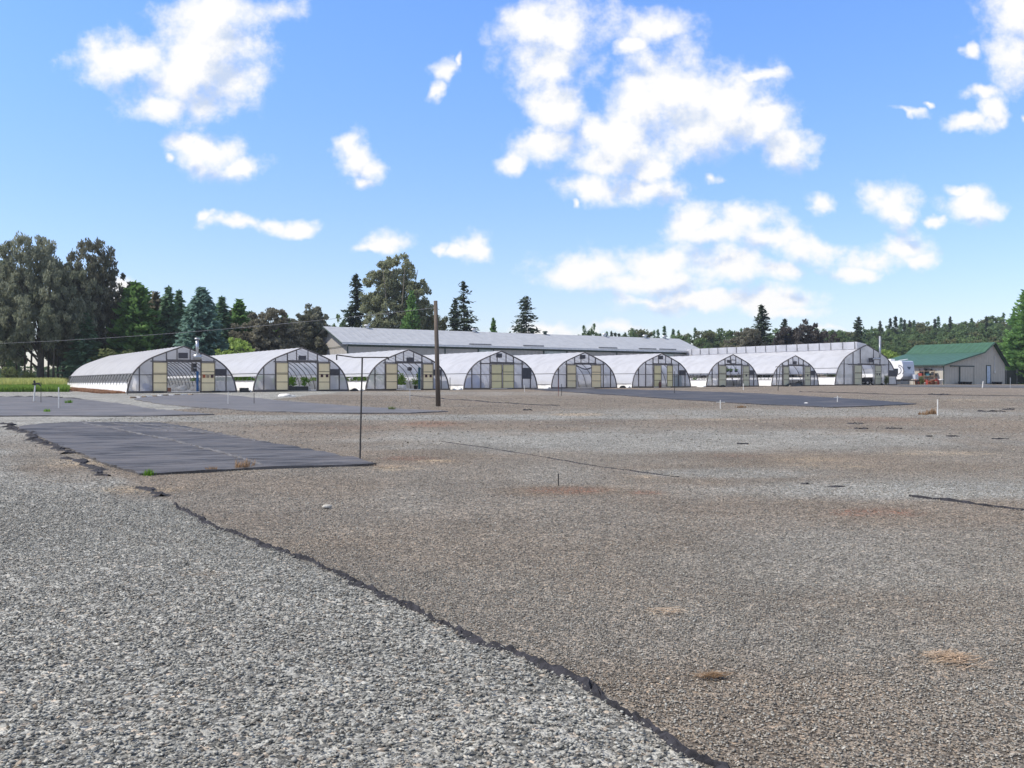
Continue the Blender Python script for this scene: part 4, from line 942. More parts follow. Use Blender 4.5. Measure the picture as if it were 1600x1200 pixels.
LM = dict(pine=leafmat('pine_needles', (.12, .14, .09), (.32, .33, .24)), pinedark=leafmat('dark_pine_needles', (0.098, 0.109, 0.071), (0.299, 0.293, 0.218)), spruce=leafmat('spruce_needles', (0.098, 0.185, 0.111), (0.208, 0.305, 0.185)),
          bluesp=leafmat('blue_spruce_needles', (0.11, 0.2, 0.17), (0.261, 0.4, 0.33)), cedar=leafmat('cedar_sprays', (0.108, 0.216, 0.069), (0.235, 0.39, 0.127)), brown=leafmat('brownish_needles', (0.121, 0.116, 0.086), (0.308, 0.292, 0.22)),
          cotton=leafmat('cottonwood_leaves', (0.176, 0.191, 0.112), (0.319, 0.334, 0.208)), plum=leafmat('plum_leaves', (0.061, 0.054, 0.051), (0.149, 0.135, 0.121)), bright=leafmat('bright_leaves', (0.192, 0.288, 0.06), (0.36, 0.456, 0.144)),
          wood=leafmat('woodland_leaves', (0.091, 0.141, 0.066), (0.198, 0.272, 0.123)), wood2=leafmat('warm_woodland_leaves', (0.117, 0.13, 0.065), (0.221, 0.234, 0.117)), darkfir=leafmat('dark_fir_needles', (0.045, 0.068, 0.045), (0.098, 0.128, 0.083)),
          scrub=leafmat('scrub_leaves', (0.12, 0.156, 0.06), (0.24, 0.264, 0.12)))
TM = {}
def place_tree(kind, px, Y, scale_xyz, rot, label, cat, group, name):
    tr, cr = TM[kind]; x = (px - 800) / F * Y; z = float(gz(x, Y)); t = empty(name, (x, Y, z), rot, label, cat, group)
    a = link_mesh('trunk', tr, t); b = link_mesh('crown', cr, t); t.scale = scale_xyz; return t
def tree_h(top, Y): return (600 - top) / F * Y + CAMZ     # absolute height of a top pixel
def T_(kind, px, top, Y, H0, label, name='conifer_tree', cat='tree', group='trees behind the greenhouses', wide=1., rot=None):
    x = (px - 800) / F * Y; z = float(gz(x, Y)); s = (tree_h(top, Y) - z) / H0
    return place_tree(kind, px, Y, (s * wide, s * wide, s), rnd.random() * 6.28 if rot is None else rot, label, cat, group, name)

LW_[0] = .3
TM['pine'] = round_tree(18, [(-1, 0, 14.5, 3.2, 3, 3.6), (1.5, 0, 11, 4.6, 4, 4), (-3.2, .5, 9.5, 3.4, 3.4, 4.5), (0, -1.5, 7.5, 5.2, 3.5, 3), (3, .5, 8, 3.2, 3, 3.6), (-3.5, 0, 5.2, 3, 3, 2.2)], LM['pine'], .24, 60, .42, 760, .5, 1.3, 11, squash=1.35, trunk_to=.85)
TM['pine2'] = round_tree(17, [(0, 0, 14, 2.8, 2.6, 3), (1.2, 0, 10.5, 3.8, 3, 3.6), (-1.5, 0, 9, 3.6, 3, 3.6), (1.6, 0, 6.5, 4, 3, 2.8), (-1, 0, 4.8, 3.6, 3, 1.9)], LM['pinedark'], .24, 56, .4, 560, .47, 1.3, 12, squash=1.35, trunk_to=.9)
LW_[0] = .5
TM['cedarbig'] = conifer(12, 3.9, LM['cedar'], .03, .6, .1, 21, 1.15, .34, .3, tufty=True)
TM['cedar'] = conifer(12, 2.6, LM['cedar'], .03, .75, .15, 22, 1.1, .3, .25, tufty=True)
TM['spruce'] = conifer(12, 2.3, LM['spruce'], .05, .8, .28, 23, 1.15, .3, .3)
TM['bluespruce'] = conifer(12, 3.7, LM['bluesp'], .03, .68, .22, 24, 1.3, .3, .22)
TM['brown'] = conifer(12, 2.4, LM['brown'], .05, .7, .15, 25, 1.0, .3, .35, tufty=True)
TM['fir'] = conifer(16, 3.4, LM['darkfir'], .08, .75, .3, 26, .9, .34, .4, .1)
TM['firasym'] = conifer(16, 3.6, LM['darkfir'], .08, .72, .3, 27, .8, .34, .5, .35, .25)
TM['firspread'] = conifer(16, 3.6, LM['darkfir'], .15, .6, .05, 28, .75, .36, .45, .2, .1)
TM['cotton'] = round_tree(20, [(0, 0, 16.5, 2.6, 2.6, 3.2), (-2.4, 0, 13.5, 2.8, 2.6, 3.4), (2.4, 0, 13, 2.7, 2.6, 3.6), (-1.5, 0, 10, 3.8, 3.2, 4), (2, 0, 9, 3.6, 3, 4), (-2.2, 0, 6, 3.4, 3, 3.4), (2.6, 0, 5.6, 3.4, 3, 3.4), (4.4, 0, 9.5, 1.8, 2, 3), (0, 0, 5, 4, 3, 3)], LM['cotton'], .2, 66, .22, 800, .62, .4, 31, 'bark_pale', .9, 6)
TM['plum'] = round_tree(8, [(0, 0, 5.6, 3.2, 3, 2.2), (-2.6, 0, 4.6, 2.4, 2.4, 2.4), (3, 0, 4.8, 3, 2.4, 1.7), (0, 0, 3.4, 4.5, 3, 2)], LM['plum'], .2, 70, .3, 260, .5, .1, 32, squash=.7)
TM['scotch'] = round_tree(11, [(0, 0, 8.6, 2.6, 2.4, 2), (-2.4, 0, 7, 2.4, 2.2, 2.2), (2, 0, 6.6, 2.6, 2.2, 2.2), (-1, 0, 4.4, 3.8, 3, 2.4), (2, 0, 4, 3, 3, 2)], LM['brown'], .2, 55, .28, 380, .5, .8, 33, squash=.75)
TM['roundpine'] = round_tree(11, [(0, 0, 8.6, 2, 2, 2.2), (-.9, 0, 6.3, 2.6, 2.3, 2.6), (1.2, 0, 5.6, 2.4, 2.2, 2.6), (0, 0, 3.4, 2.8, 2.4, 2)], LM['pinedark'], .2, 60, .25, 360, .5, .8, 34)
TM['bright'] = round_tree(5, [(0, 0, 3.6, 1.1, 1.1, 1.2), (-.8, 0, 2.4, 1.3, 1.2, 1.2), (1, 0, 2, 1.3, 1.2, 1.2)], LM['bright'], .16, 60, .1, 45, .5, .2, 35)
TM['wood_a'] = round_tree(15, [(0, 0, 11, 3.6, 3.4, 3.4), (-2.2, 0, 8, 3.6, 3.4, 3.6), (2.4, 0, 7.4, 3.6, 3.4, 3.6), (0, 0, 4, 4.4, 4, 3.4)], LM['wood'], .38, 60, .3, 110, 1.2, .1, 41)
TM['wood_b'] = round_tree(15, [(0.5, 0, 11.6, 2.8, 2.8, 3.2), (-1.8, 0, 8.6, 3.2, 3, 3.4), (2, 0, 7, 3.4, 3.2, 4), (-.5, 0, 4, 4, 3.6, 3.4)], LM['wood2'], .38, 55, .3, 100, 1.2, .1, 42)
TM['wood_c'] = round_tree(15, [(0, 0, 10, 4.4, 4, 4), (-3, 0, 7, 3, 3, 3.4), (3, 0, 6.4, 3.2, 3, 3.6), (0, 0, 3.5, 4.6, 4, 3)], LM['wood'], .4, 60, .3, 100, 1.3, .0, 43)
TM['farfir'] = conifer(17, 3.3, LM['darkfir'], .1, .8, .3, 44, .62, .55, .35)
TM['farfir2'] = conifer(17, 2.6, LM['spruce'], .1, .85, .3, 45, .6, .55, .4, .2)
TM['rightcedar'] = conifer(14, 4.6, LM['cedar'], .02, .55, .12, 46, 1.15, .36, .3, tufty=True)
TM['scrub'] = round_tree(3, [(0, 0, 1.6, 1.5, 1.3, 1.2), (1.1, 0, 1.2, 1.1, 1, .9)], LM['scrub'], .14, 60, .06, 34, .45, .3, 47)

# left pine stand
T_('pine', 62, 366, 112, 18, 'tallest broad grey green pine at the left, behind the tall grass', 'pine_tree', wide=1.08, rot=.3)
T_('pine2', 143, 377, 116, 17, 'dark open topped pine right of the broad grey green pine', 'pine_tree', wide=1.05, rot=1.0)
T_('pine', -18, 392, 118, 18, 'pine cut by the left edge of the photo', 'pine_tree', rot=2.2)
T_('wood_c', 5, 400, 128, 15, 'green leafy tree showing behind the pines at the left edge', 'leafy_tree', wide=.8)
T_('pine2', 100, 430, 124, 17, 'darker pine filling between the two tall pines', 'pine_tree', rot=2.)
T_('pine2', 175, 470, 122, 17, 'low dark pine between tall pines and bright cedar', 'pine_tree', rot=4.)
T_('spruce', 133, 488, 112, 12, 'dark green conifer growing under the pines behind the left end greenhouse', 'conifer_tree', wide=1.5)
T_('scrub', 15, 572, 108, 3, 'low scrub under the pines at the left edge', 'shrub', 'shrub', 'scrub along the field')
T_('scrub', 45, 578, 109, 3, 'low scrub beside the thick pine trunk', 'shrub', 'shrub', 'scrub along the field')
for i, (px, yy) in enumerate([(25, 117), (38, 113), (48, 118), (75, 115), (83, 111), (90, 119)]):
    x = (px - 800) / F * yy; z = float(gz(x, yy)); t = empty('bare_trunk', (x, yy, z), 0, ('first', 'second', 'third', 'fourth', 'fifth', 'sixth')[i] + ' from the left of the slim bare trunks under the left pines', 'tree trunk', 'slim trunks under the pines')
    MB().tube([(0, 0, -.2), (.05, 0, 2.5), (rnd.uniform(-.3, .3), 0, 6.5)], .16, 6, .08).build('trunk', M['bark'], t)
T_('cedarbig', 215, 440, 116, 12, 'bright green broad cedar left of the brownish tree', 'cedar_tree', wide=1.0)
T_('cedar', 197, 450, 118, 12, 'narrow pointed cedar at the left shoulder of the bright broad cedar', 'cedar_tree', wide=.75)
T_('brown', 243, 452, 121, 12, 'brownish tinged conifer between cedar and spruces', 'conifer_tree', wide=1.15)
T_('spruce', 263, 447, 119, 12, 'slender spruce left of the blue spruce, nearer the brownish conifer', 'spruce_tree', wide=1.1)
T_('spruce', 280, 453, 121, 12, 'slender dark spruce touching the blue spruce', 'spruce_tree', wide=1.05)
T_('bluespruce', 315, 447, 113, 12, 'large blue green spruce behind the first two greenhouses', 'spruce_tree', wide=1.0)
T_('spruce', 347, 463, 120, 12, 'spruce at the right shoulder of the blue spruce', 'spruce_tree', wide=1.25)
T_('cedar', 374, 468, 122, 12, 'rounded green conifer between blue spruce and brown pines', 'conifer_tree', wide=1.35)
T_('scotch', 424, 475, 118, 11, 'grey brown airy pine left of the barn', 'pine_tree', wide=1.1, rot=.2)
T_('scotch', 405, 500, 124, 11, 'lower grey brown pine behind the airy one', 'pine_tree', wide=1.1, rot=2.)
T_('roundpine', 488, 474, 122, 11, 'rounded dark pine beside the barn gable', 'pine_tree', wide=1.0)
T_('roundpine', 462, 494, 126, 11, 'smaller pine between the airy pine and the rounded pine', 'pine_tree', wide=1.0)
T_('bright', 372, 523, 108, 5, 'bright yellow green young tree behind the second greenhouse', 'young_tree', wide=1.0)
T_('bright', 352, 542, 108, 5, 'low bright green bush left of the young tree', 'bush', 'bush', wide=1.4)
T_('scrub', 180, 545, 110, 3, 'pale scrub behind the first greenhouse', 'shrub', 'shrub', 'scrub along the field', wide=1.5)
for i, (px, tp) in enumerate(((228, 462), (252, 468), (272, 474), (294, 478), (333, 478), (361, 482), (392, 486), (445, 492), (470, 500))):
    T_(('spruce', 'cedar', 'brown')[i % 3], px, tp, 125, 12, ('first', 'second', 'third', 'fourth', 'fifth', 'sixth', 'seventh', 'eighth', 'ninth')[i] + ' from the left of the conifers filling the second rank', 'conifer_tree', 'tree', 'second rank conifers', wide=1.5)
# understory so no sky shows low behind the first houses
for i, px in enumerate((165, 200, 232, 262, 300, 340, 385, 420, 455, 480)):
    T_('scotch' if i % 3 else 'cedar', px, 520 + (i * 7) % 14, 127 + (i % 3) * 2, 11 if i % 3 else 12, 'dark understorey tree filling in behind the front conifers', 'understorey_tree', 'tree', 'understorey trees')
# behind the barn
T_('fir', 556, 425, 150, 16, 'dark narrow fir left of the big cottonwood', 'fir_tree', wide=.88)
T_('cotton', 619, 390, 146, 20, 'big airy cottonwood rising above the barn roof', 'cottonwood_tree', wide=1.0, rot=0)
T_('cedar', 643, 455, 143, 12, 'dark green cone shaped conifer inside the cottonwood', 'conifer_tree', wide=.8)
T_('wood_b', 669, 486, 150, 15, 'thin brownish tree right of the cottonwood behind the pole', 'leafy_tree', wide=.7)
T_('wood_b', 693, 488, 152, 15, 'pale leafy tree just right of the utility pole', 'leafy_tree', wide=.5)
T_('firasym', 725, 436, 150, 16, 'lopsided dark fir right of the utility pole', 'fir_tree', wide=.9)
T_('fir', 711, 465, 153, 16, 'shorter dark fir at the left of the lopsided one', 'fir_tree', wide=.85)
T_('wood_a', 528, 493, 150, 15, 'small green tree behind the barn ridge end', 'leafy_tree', wide=.6)
T_('wood_b', 590, 497, 150, 15, 'low leafy tree at the foot of the cottonwood', 'leafy_tree', wide=.8)
T_('cedar', 771, 497, 160, 12, 'small pointed cone tree behind the middle of the barn roof', 'conifer_tree', wide=.7)
T_('firspread', 822, 460, 165, 16, 'spreading dark conifer behind the middle of the barn', 'conifer_tree', wide=1.0)
T_('wood_a', 911, 510, 200, 15, 'left one of two small round trees above the barn roof', 'leafy_tree', wide=.55)
T_('wood_a', 929, 507, 202, 15, 'right one of two small round trees above the barn roof', 'leafy_tree', wide=.55)
# treeline and hillside
far = dict(cat='tree', group='trees on the far treeline')
LF = 'far conifer tip standing above the distant treeline'
ORD = 'first second third fourth fifth sixth seventh eighth ninth tenth eleventh twelfth thirteenth fourteenth fifteenth sixteenth'.split()
for qi, (px, top) in enumerate(sorted(((948, 518), (955, 517), (961, 519), (967, 520), (977, 519), (1022, 516), (1028, 515), (1038, 509), (1052, 514), (1060, 516), (1086, 512), (1158, 513), (1148, 517)))):
    T_('farfir' if px % 2 else 'farfir2', px, top, 235 + rnd.random() * 20, 17, LF + ', ' + ORD[qi] + ' from the left', 'fir_tree', wide=.8, **far)
LW = 'leafy tree in the distant treeline right of the barn'
for px, top in ((990, 514), (1001, 510), (1010, 514), (1070, 517), (1097, 512), (1108, 514), (1118, 516), (1128, 514), (1138, 514), (1165, 518), (1176, 520), (1060, 522), (1080, 524), (1215, 514), (1275, 514), (1300, 514), (1312, 514), (1325, 516), (1200, 522), (1150, 522), (1050, 524), (1240, 516)):
    T_(('wood_a', 'wood_c', 'wood_b')[px % 3], px, top, 225 + rnd.random() * 25, 15, ('rounded green', 'broad green', 'olive toned')[px % 3] + ' tree in the distant treeline ' + ('right of the barn' if px < 1180 else 'around the plum coloured tree'), 'leafy_tree', wide=1.0, **far)
T_('wood_c', 1096, 526, 190, 15, 'brighter green round tree at the right end of the barn roof', 'leafy_tree', wide=.9)
T_('wood_b', 1140, 530, 190, 15, 'yellowish low tree left of the tall dark fir', 'leafy_tree', wide=.9)
T_('fir', 1190, 474, 165, 16, 'tall dark fir standing above the ridge vent', 'fir_tree', wide=1.1)
T_('scotch', 1170, 508, 163, 11, 'brownish pine at the left foot of the tall dark fir', 'pine_tree', wide=1.0)
T_('fir', 1226, 496, 168, 16, 'shorter dark conifer beside the plum coloured tree', 'fir_tree', wide=1.0)
T_('plum', 1258, 500, 160, 8, 'broad dark plum leaved tree above the large greenhouse', 'plum_tree', wide=.78, rot=0)
T_('plum', 1226, 512, 162, 8, 'lower dark leaved tree left of the broad plum leaved one', 'plum_tree', wide=.6, rot=1)
T_('fir', 1341, 493, 185, 16, 'dark fir standing alone before the wooded hillside', 'fir_tree', wide=.95)
T_('bright', 1389, 543, 152, 5, 'yellow green bush behind the corner of the large greenhouse', 'bush', 'bush', wide=1.1)
T_('rightcedar', 1614, 446, 152, 14, 'large green cedar at the right edge of the photo', 'cedar_tree', wide=1.0, rot=.5)
T_('rightcedar', 1596, 492, 160, 14, 'lower green cedar behind the right edge cedar', 'cedar_tree', wide=.75, rot=2.5)
hill = dict(cat='tree', group='trees on the wooded hillside')
for qi, (px, top) in enumerate(sorted(((1362, 510), (1375, 501), (1391, 497), (1399, 494), (1408, 496), (1413, 499), (1421, 500), (1428, 500), (1461, 498), (1466, 494), (1485, 494), (1518, 497), (1568, 489), (1350, 514), (1541, 494)))):
    T_('farfir' if px % 2 else 'farfir2', px, top, 262 + rnd.random() * 20, 17, ORD[qi] + ' from the left of the dark conifers rising from the wooded hillside', 'fir_tree', wide=.85, **hill)
rows = [(300, 0, 15), (270, 7, 14), (240, 15, 14), (215, 24, 15), (195, 32, 13)]
for ri, (Y, dt, st) in enumerate(rows):
    px = 1285 + ri * 5
    while px < 1610:
        base = np.interp(px, [1285, 1340, 1400, 1470, 1530, 1610], [518, 516, 506, 501, 495, 492]) + dt + rnd.uniform(-4, 5)
        kd = rnd.choice(['wood_a', 'wood_b', 'wood_c', 'wood_a'])
        T_(kd, px, base, Y + rnd.uniform(-8, 8), 15, {'wood_a': 'green rounded tree', 'wood_b': 'olive toned tree', 'wood_c': 'broad green tree'}[kd] + ' in the ' + ('topmost', 'second highest', 'middle', 'second lowest', 'lowest')[ri] + ' rank of the wooded hillside' + (' toward the right edge' if px > 1450 else ' behind the trailer'), 'leafy_tree', wide=1.05, **hill)
        px += st * rnd.uniform(.8, 1.25)
# far treeline behind the left group, low
for px in range(-60, 520, 22):
    T_(rnd.choice(['wood_a', 'wood_c']), px, 572 + rnd.uniform(-4, 4) if px < 120 else 540, 260, 15, 'low distant tree glimpsed behind the left conifers', 'leafy_tree', wide=2.2, cat='tree', group='distant trees behind the left conifers')

# grass and weeds
def blades(name, n, xf, hgt, wid, mat, label, seed=0):
    x, y = xf(n); n = len(x); z = gz(x, y); h = hgt * rng.uniform(.55, 1.15, n); a = rng.random(n) * 6.283; w = wid * rng.uniform(.6, 1.3, n)
    lean = rng.normal(0, .22, (n, 2)) * h[:, None]
    b0 = np.stack([x - w * np.cos(a), y - w * np.sin(a), z], 1); b1 = np.stack([x + w * np.cos(a), y + w * np.sin(a), z], 1)
    m0 = np.stack([x - w * .7 * np.cos(a) + lean[:, 0] * .4, y - w * .7 * np.sin(a) + lean[:, 1] * .4, z + h * .55], 1); m1 = np.stack([x + w * .7 * np.cos(a) + lean[:, 0] * .4, y + w * .7 * np.sin(a) + lean[:, 1] * .4, z + h * .55], 1)
    tp = np.stack([x + lean[:, 0], y + lean[:, 1], z + h], 1)
    lo = np.stack([b0, b1, m1, m0], 1).reshape(-1, 3); hi = np.stack([m0, m1, tp, tp + np.array([0, 0, .004])], 1).reshape(-1, 3)
    t0 = rng.random(n) * .45; t1 = .5 + rng.random(n) * .5
    me = np_mesh(name, np.concatenate([lo, hi]), 4, mat, np.concatenate([t0, t1])); o_ = link_mesh(name, me); tag(o_, label, None, None, 'stuff'); return o_
LM['grass'] = leafmat('meadow_grass', (.16, .27, .05), (.58, .56, .22)); LM['grass_green'] = leafmat('green_grass', (.13, .25, .04), (.26, .38, .08)); LM['rust'] = leafmat('rusty_weeds', (.2, .1, .06), (.4, .24, .15)); LM['weed'] = leafmat('green_weed', (.1, .22, .03), (.2, .35, .06))
def field(n):
    y = rng.uniform(83, 112, n); m_ = rng.uniform(-.62, -.452, n); x = m_ * y; px, _ = pxpy(x, y); k = (px < 104 - (y - 80) * .35) ; return x[k], y[k]
blades('tall_grass', 42000, field, .95, .05, LM['grass'], 'tall seeding yellow green grass on the left before the pines')
def field2(n):
    y = rng.uniform(76.5, 83.5, n); m_ = rng.uniform(-.62, -.468, n); x = m_ * y; return x, y
blades('green_grass', 26000, field2, .5, .05, LM['grass_green'], 'shorter green grass in front of the tall seeding grass')
def rusty(n):
    t = rng.random(n) * 30; s = -4.2 - rng.random(n) ** 1.5 * 1.7; w = np.array([GC.x, GC.y])[None] + np.outer(s, RD[:2]) + np.outer(t, AX[:2]); return w[:, 0], w[:, 1]
blades('dead_weeds', 6500, rusty, .17, .05, LM['rust'], 'rust coloured dead weeds along the side of the left end greenhouse')
def tuft(px, py, r, h, mat, label, n=60, name='weed_tuft'):
    p = gp(px, py)
    def f(n_): a = rng.random(n_) * 6.28; q = rng.random(n_) ** .7 * r; return p.x + q * np.cos(a), p.y + q * np.sin(a)
    o_ = blades(name, n, f, h, max(.004, p.y * .0006), mat, label); del o_['kind']; tag(o_, label, 'weed', 'weeds on the yard')
LM['dry'] = leafmat('dry_weed', (.22, .14, .08), (.4, .28, .18))
tuft(233, 743, .1, .09, LM['weed'], 'bright green tuft at the near corner of the slate mat', 90)
tuft(380, 733, .16, .16, LM['dry'], 'dry brown tuft on the front edge of the slate mat', 80)
tuft(330, 737, .1, .08, LM['dry'], 'small dry tuft left of the larger dry tuft')
tuft(108, 631, .18, .2, LM['weed'], 'green weed growing through the left dusty mat', 50)
tuft(73, 645, .15, .16, LM['weed'], 'green weed near the front of the left dusty mat', 40)
tuft(1455, 647, .22, .22, LM['dry'], 'dark dry weed at the foot of the tall white stake', 60)
tuft(1442, 648, .2, .14, LM['dry'], 'low dry weed left of the tall white stake', 40)
tuft(1158, 637, .25, .1, LM['dry'], 'dry weed before the long black mat', 50)
tuft(612, 641, .15, .16, LM['scrub'], 'weed on the front mat left of the utility pole', 40)
def straw(px, py, r, n, label, mat):
    p = gp(px, py); x = p.x + rng.normal(0, r * .6, n) + rng.normal(0, r * .3); y = p.y + rng.normal(0, r * .42, n); d = rng.normal(0, .5, n); L_ = rng.uniform(.02, .05, n)
    c = np.stack([x, y, gz(x, y) + rng.uniform(.012, .03, n)], 1); D = np.stack([np.cos(d) * L_, np.sin(d) * L_, rng.normal(0, .006, n)], 1); W = np.stack([-np.sin(d), np.cos(d), np.zeros(n)], 1) * .0016
    me = np_mesh('straw_clump', np.stack([c - D - W, c + D - W, c + D + W, c - D + W], 1).reshape(-1, 3), 4, mat, rng.random(n)); tag(link_mesh('straw_clump', me), label, 'straw', 'straw on the gravel')
LM['straw'] = leafmat('pale_straw', (.36, .26, .17), (.62, .46, .33), transl=.1)
straw(1478, 1029, .09, 150, 'brightest pale straw clump on the gravel at the lower right', LM['straw']); straw(1500, 1038, .12, 50, 'thin straw scatter beside the brightest clump', LM['straw'])
straw(1118, 1061, .07, 80, 'brown straw clump at the lower right of the fabric edge', LM['dry']); straw(1040, 957, .1, 34, 'faint straw scatter right of the fabric edge', LM['straw']); straw(315, 900, .15, 34, 'faint straw scatter on the coarse grey gravel', LM['dry']); straw(620, 730, .3, 220, 'straw scatter right of the slate mat corner', LM['straw'])
# foliage right of the large greenhouse door, seen through film
T_('scrub', 1385, 586, 121, 3, 'grey green bush at the right front of the large greenhouse', 'bush', 'bush', 'bushes near the trailer', wide=.55)
T_('scrub', 1440, 588, 131, 3, 'bush between the trailer and the storage rack', 'bush', 'bush', 'bushes near the trailer', wide=.6)

# contents of the greenhouses
def plant_row(h, xs, ys, kind, label, sc_, pot='black'):
    for x in xs:
        for y in ys:
            p = loc2w(h, x + rnd.uniform(-.15, .15), y + rnd.uniform(-.15, .15)); p.z = float(gz(p.x, p.y)); t = empty('potted_plant', p, rnd.random() * 6, label, 'plant', label[:40])
            link_mesh('pot', HM['pot'], t); f_ = link_mesh('foliage', HM[kind], t, (0, 0, .28)); s = rnd.uniform(.85, 1.15) * sc_; f_.scale = (s, s, s)
m = MB().lathe([(.16, 0), (.2, .28), (.22, .3), (.22, .33), (.19, .33), (.18, .3)], n=10); HM['pot'] = m.mesh('pot'); HM['pot'].materials.append(M['black'])
def fol(seed, H, R, lm):
    c = np.stack([rng.normal(0, R * .4, 12), rng.normal(0, R * .4, 12), rng.uniform(.1, H, 12)], 1); V, T = leafcloud(c, np.full(12, R * .6), 22, .09, 1, .5); return np_mesh('foliage', V, 4, lm, T)
HM['bush'] = fol(1, .75, .4, LM['weed']); HM['tall'] = fol(2, 1.1, .42, LM['grass_green'])
plant_row(houses[1], (-2.6, -1.2, .2, 1.6, 2.8), (7, 11, 15, 19, 23), 'bush', 'green potted plant in rows inside the second greenhouse', 1.1)
plant_row(houses[2], (-2.6, -1.2, .2, 1.6, 2.8), (4, 7.5, 11, 15, 19), 'tall', 'tall green potted plant in rows inside the greenhouse behind the riser', 1.1)
plant_row(houses[6], (-2.4, 0, 2.4), (6, 11, 16), 'bush', 'potted plant standing inside the greenhouse with hanging baskets', .8)
m = MB().lathe([(.22, 0), (.28, .1), (.27, .34), (.2, .42), (.08, .46)], n=9); bagm = m.mesh('grow_bag'); bagm.materials.append(M['bag']); bagm.shade_smooth()
for (hi, xs, ys, lab) in ((0, (-1.2, -.4, .4, 1.2, 2.4, -2.4), (5, 7, 9.5, 12.5, 16), 'white grow bag in rows inside the left end greenhouse'), (2, (-.9, -.2, .6), (2.2, 3.0), 'white grow bag near the doorway behind the riser'), (1, (.3, .9), (1.8, 2.6), 'white grow bag near the doorway of the second greenhouse')):
    for x in xs:
        for y in ys:
            p = loc2w(houses[hi], x + rnd.uniform(-.15, .15), y + rnd.uniform(-.3, .3)); p.z = float(gz(p.x, p.y)); o_ = link_mesh('grow_bag', bagm, None, p); o_.rotation_euler.z = rnd.random() * 6; s = rnd.uniform(.85, 1.25); o_.scale = (s, s, s * .9); tag(o_, lab, 'grow bag', lab[:30] + ' group')
def crate(h, x, y, label, mat='black', sx=.5, sy=.35, sz=.4, grp='crates in the doorways'):
    m = MB(); t_ = .03; m.box(-sx / 2, sx / 2, -sy / 2, sy / 2, 0, t_)
    for a in (-1, 1): m.box(-sx / 2, sx / 2, a * sy / 2 - t_ / 2, a * sy / 2 + t_ / 2, t_, sz); m.box(a * sx / 2 - t_ / 2, a * sx / 2 + t_ / 2, -sy / 2 + t_, sy / 2 - t_, t_, sz)
    p = loc2w(h, x, y); p.z = float(gz(p.x, p.y)); o_ = m.build('crate', M[mat], None, False, p); o_.rotation_euler.z = RZ; tag(o_, label, 'crate', grp)
for q in range(4): crate(houses[1], -.95 + q * .52, 1.0, 'black crate in the open doorway of the second greenhouse')
crate(houses[0], -.7, 2., 'small terracotta coloured crate in the left end doorway', 'terracotta', .4, .3, .35, 'single crate')
crate(houses[0], 4.55, -.5, 'black tub shaped crate right of the left end greenhouse', 'black', .6, .45, .35, 'crate outside')
crate(houses[0], 2.4, -.35, 'dark low crate before the right sill of the left end greenhouse', 'black', .6, .3, .15, 'crate at right sill')
crate(houses[0], -1.9, -.35, 'dark low crate before the left sill of the left end greenhouse', 'black', .6, .3, .15, 'crate at left sill')
def lump(name, loc, sx, sy, sz, mat, label, cat, seed=0, group=None, rot=0.):
    r = random.Random(seed); m = MB(); nu, nv = 22, 10; vs = []
    for j in range(nv + 1):
        th = math.pi / 2 * j / nv
        for i in range(nu):
            a = 2 * math.pi * i / nu; k = 1 + .18 * math.sin(a * 3 + seed) * math.sin(th * 3 + seed) + .1 * math.sin(a * 7 + seed * 2 + th * 5) + r.uniform(-.05, .05)
            vs.append((sx * k * math.cos(a) * math.cos(th) , sy * k * math.sin(a) * math.cos(th), sz * k * math.sin(th)))
    m.add(vs, [(j * nu + i, j * nu + (i + 1) % nu, (j + 1) * nu + (i + 1) % nu, (j + 1) * nu + i) for j in range(nv) for i in range(nu)])
    o_ = m.build(name, mat, None, True, loc); o_.rotation_euler.z = rot; tag(o_, label, cat, group); return o_
def L2(h, x, y):
    p = loc2w(h, x, y); p.z = float(gz(p.x, p.y)); return p
lump('tarp_heap', L2(houses[3], -2.2, 1.3), 1.1, .8, 1.15, M['bluetarp'], 'blue tarp heap behind the film left of the closed doors', 'tarp', 3, rot=RZ)
lump('tarp_heap', L2(houses[3], -3.3, 1.0), .5, .5, .75, M['bluetarp'], 'small blue heap at the left corner of the closed greenhouse', 'tarp', 4, rot=RZ)
lump('tarp_heap', L2(houses[3], 1.9, 1.0), .5, .4, .7, M['bluetarp'], 'blue bundle behind the film right of the closed doors', 'tarp', 5, rot=RZ)
lump('tarp_heap', L2(houses[0], -2.6, .9), .7, .5, .6, M['bluetarp'], 'blue bundle behind the left film of the left end greenhouse', 'tarp', 6, rot=RZ)
lump('white_bundle', L2(houses[0], -3.2, .7), .35, .3, 1.5, M['bag'], 'white draped bundle in the left corner of the left end greenhouse', 'bundle', 7, rot=RZ)
lump('white_bundle', L2(houses[1], 2.7, .8), .6, .4, 1.5, M['bag'], 'white draped plastic in the right bay of the second greenhouse', 'bundle', 8, rot=RZ)
lump('dark_bundle', L2(houses[1], -2.7, .8), .65, .4, 1.1, M['louver'], 'dark machinery heap in the left bay of the second greenhouse', 'heap', 9, rot=RZ)
lump('tarp_heap', L2(houses[2], 2.8, .7), .5, .4, .9, M['bluetarp'], 'blue grey bundle behind the utility pole in its greenhouse', 'tarp', 10, rot=RZ)
lump('dark_heap', L2(houses[7], -.9, -.5), 1.2, .4, .35, M['black'], 'black heap of sheeting before the smallest looking greenhouse', 'heap', 11, rot=RZ)
lump('dark_heap', L2(houses[7], .4, -.2), .5, .4, .55, M['black'], 'dark lump in the doorway of the smallest looking greenhouse', 'heap', 12, rot=RZ)
lump('dark_heap', L2(houses[4], -2.0, -.6), .6, .25, .12, M['black'], 'thin dark heap before the sagging band greenhouse', 'heap', 13, rot=RZ)
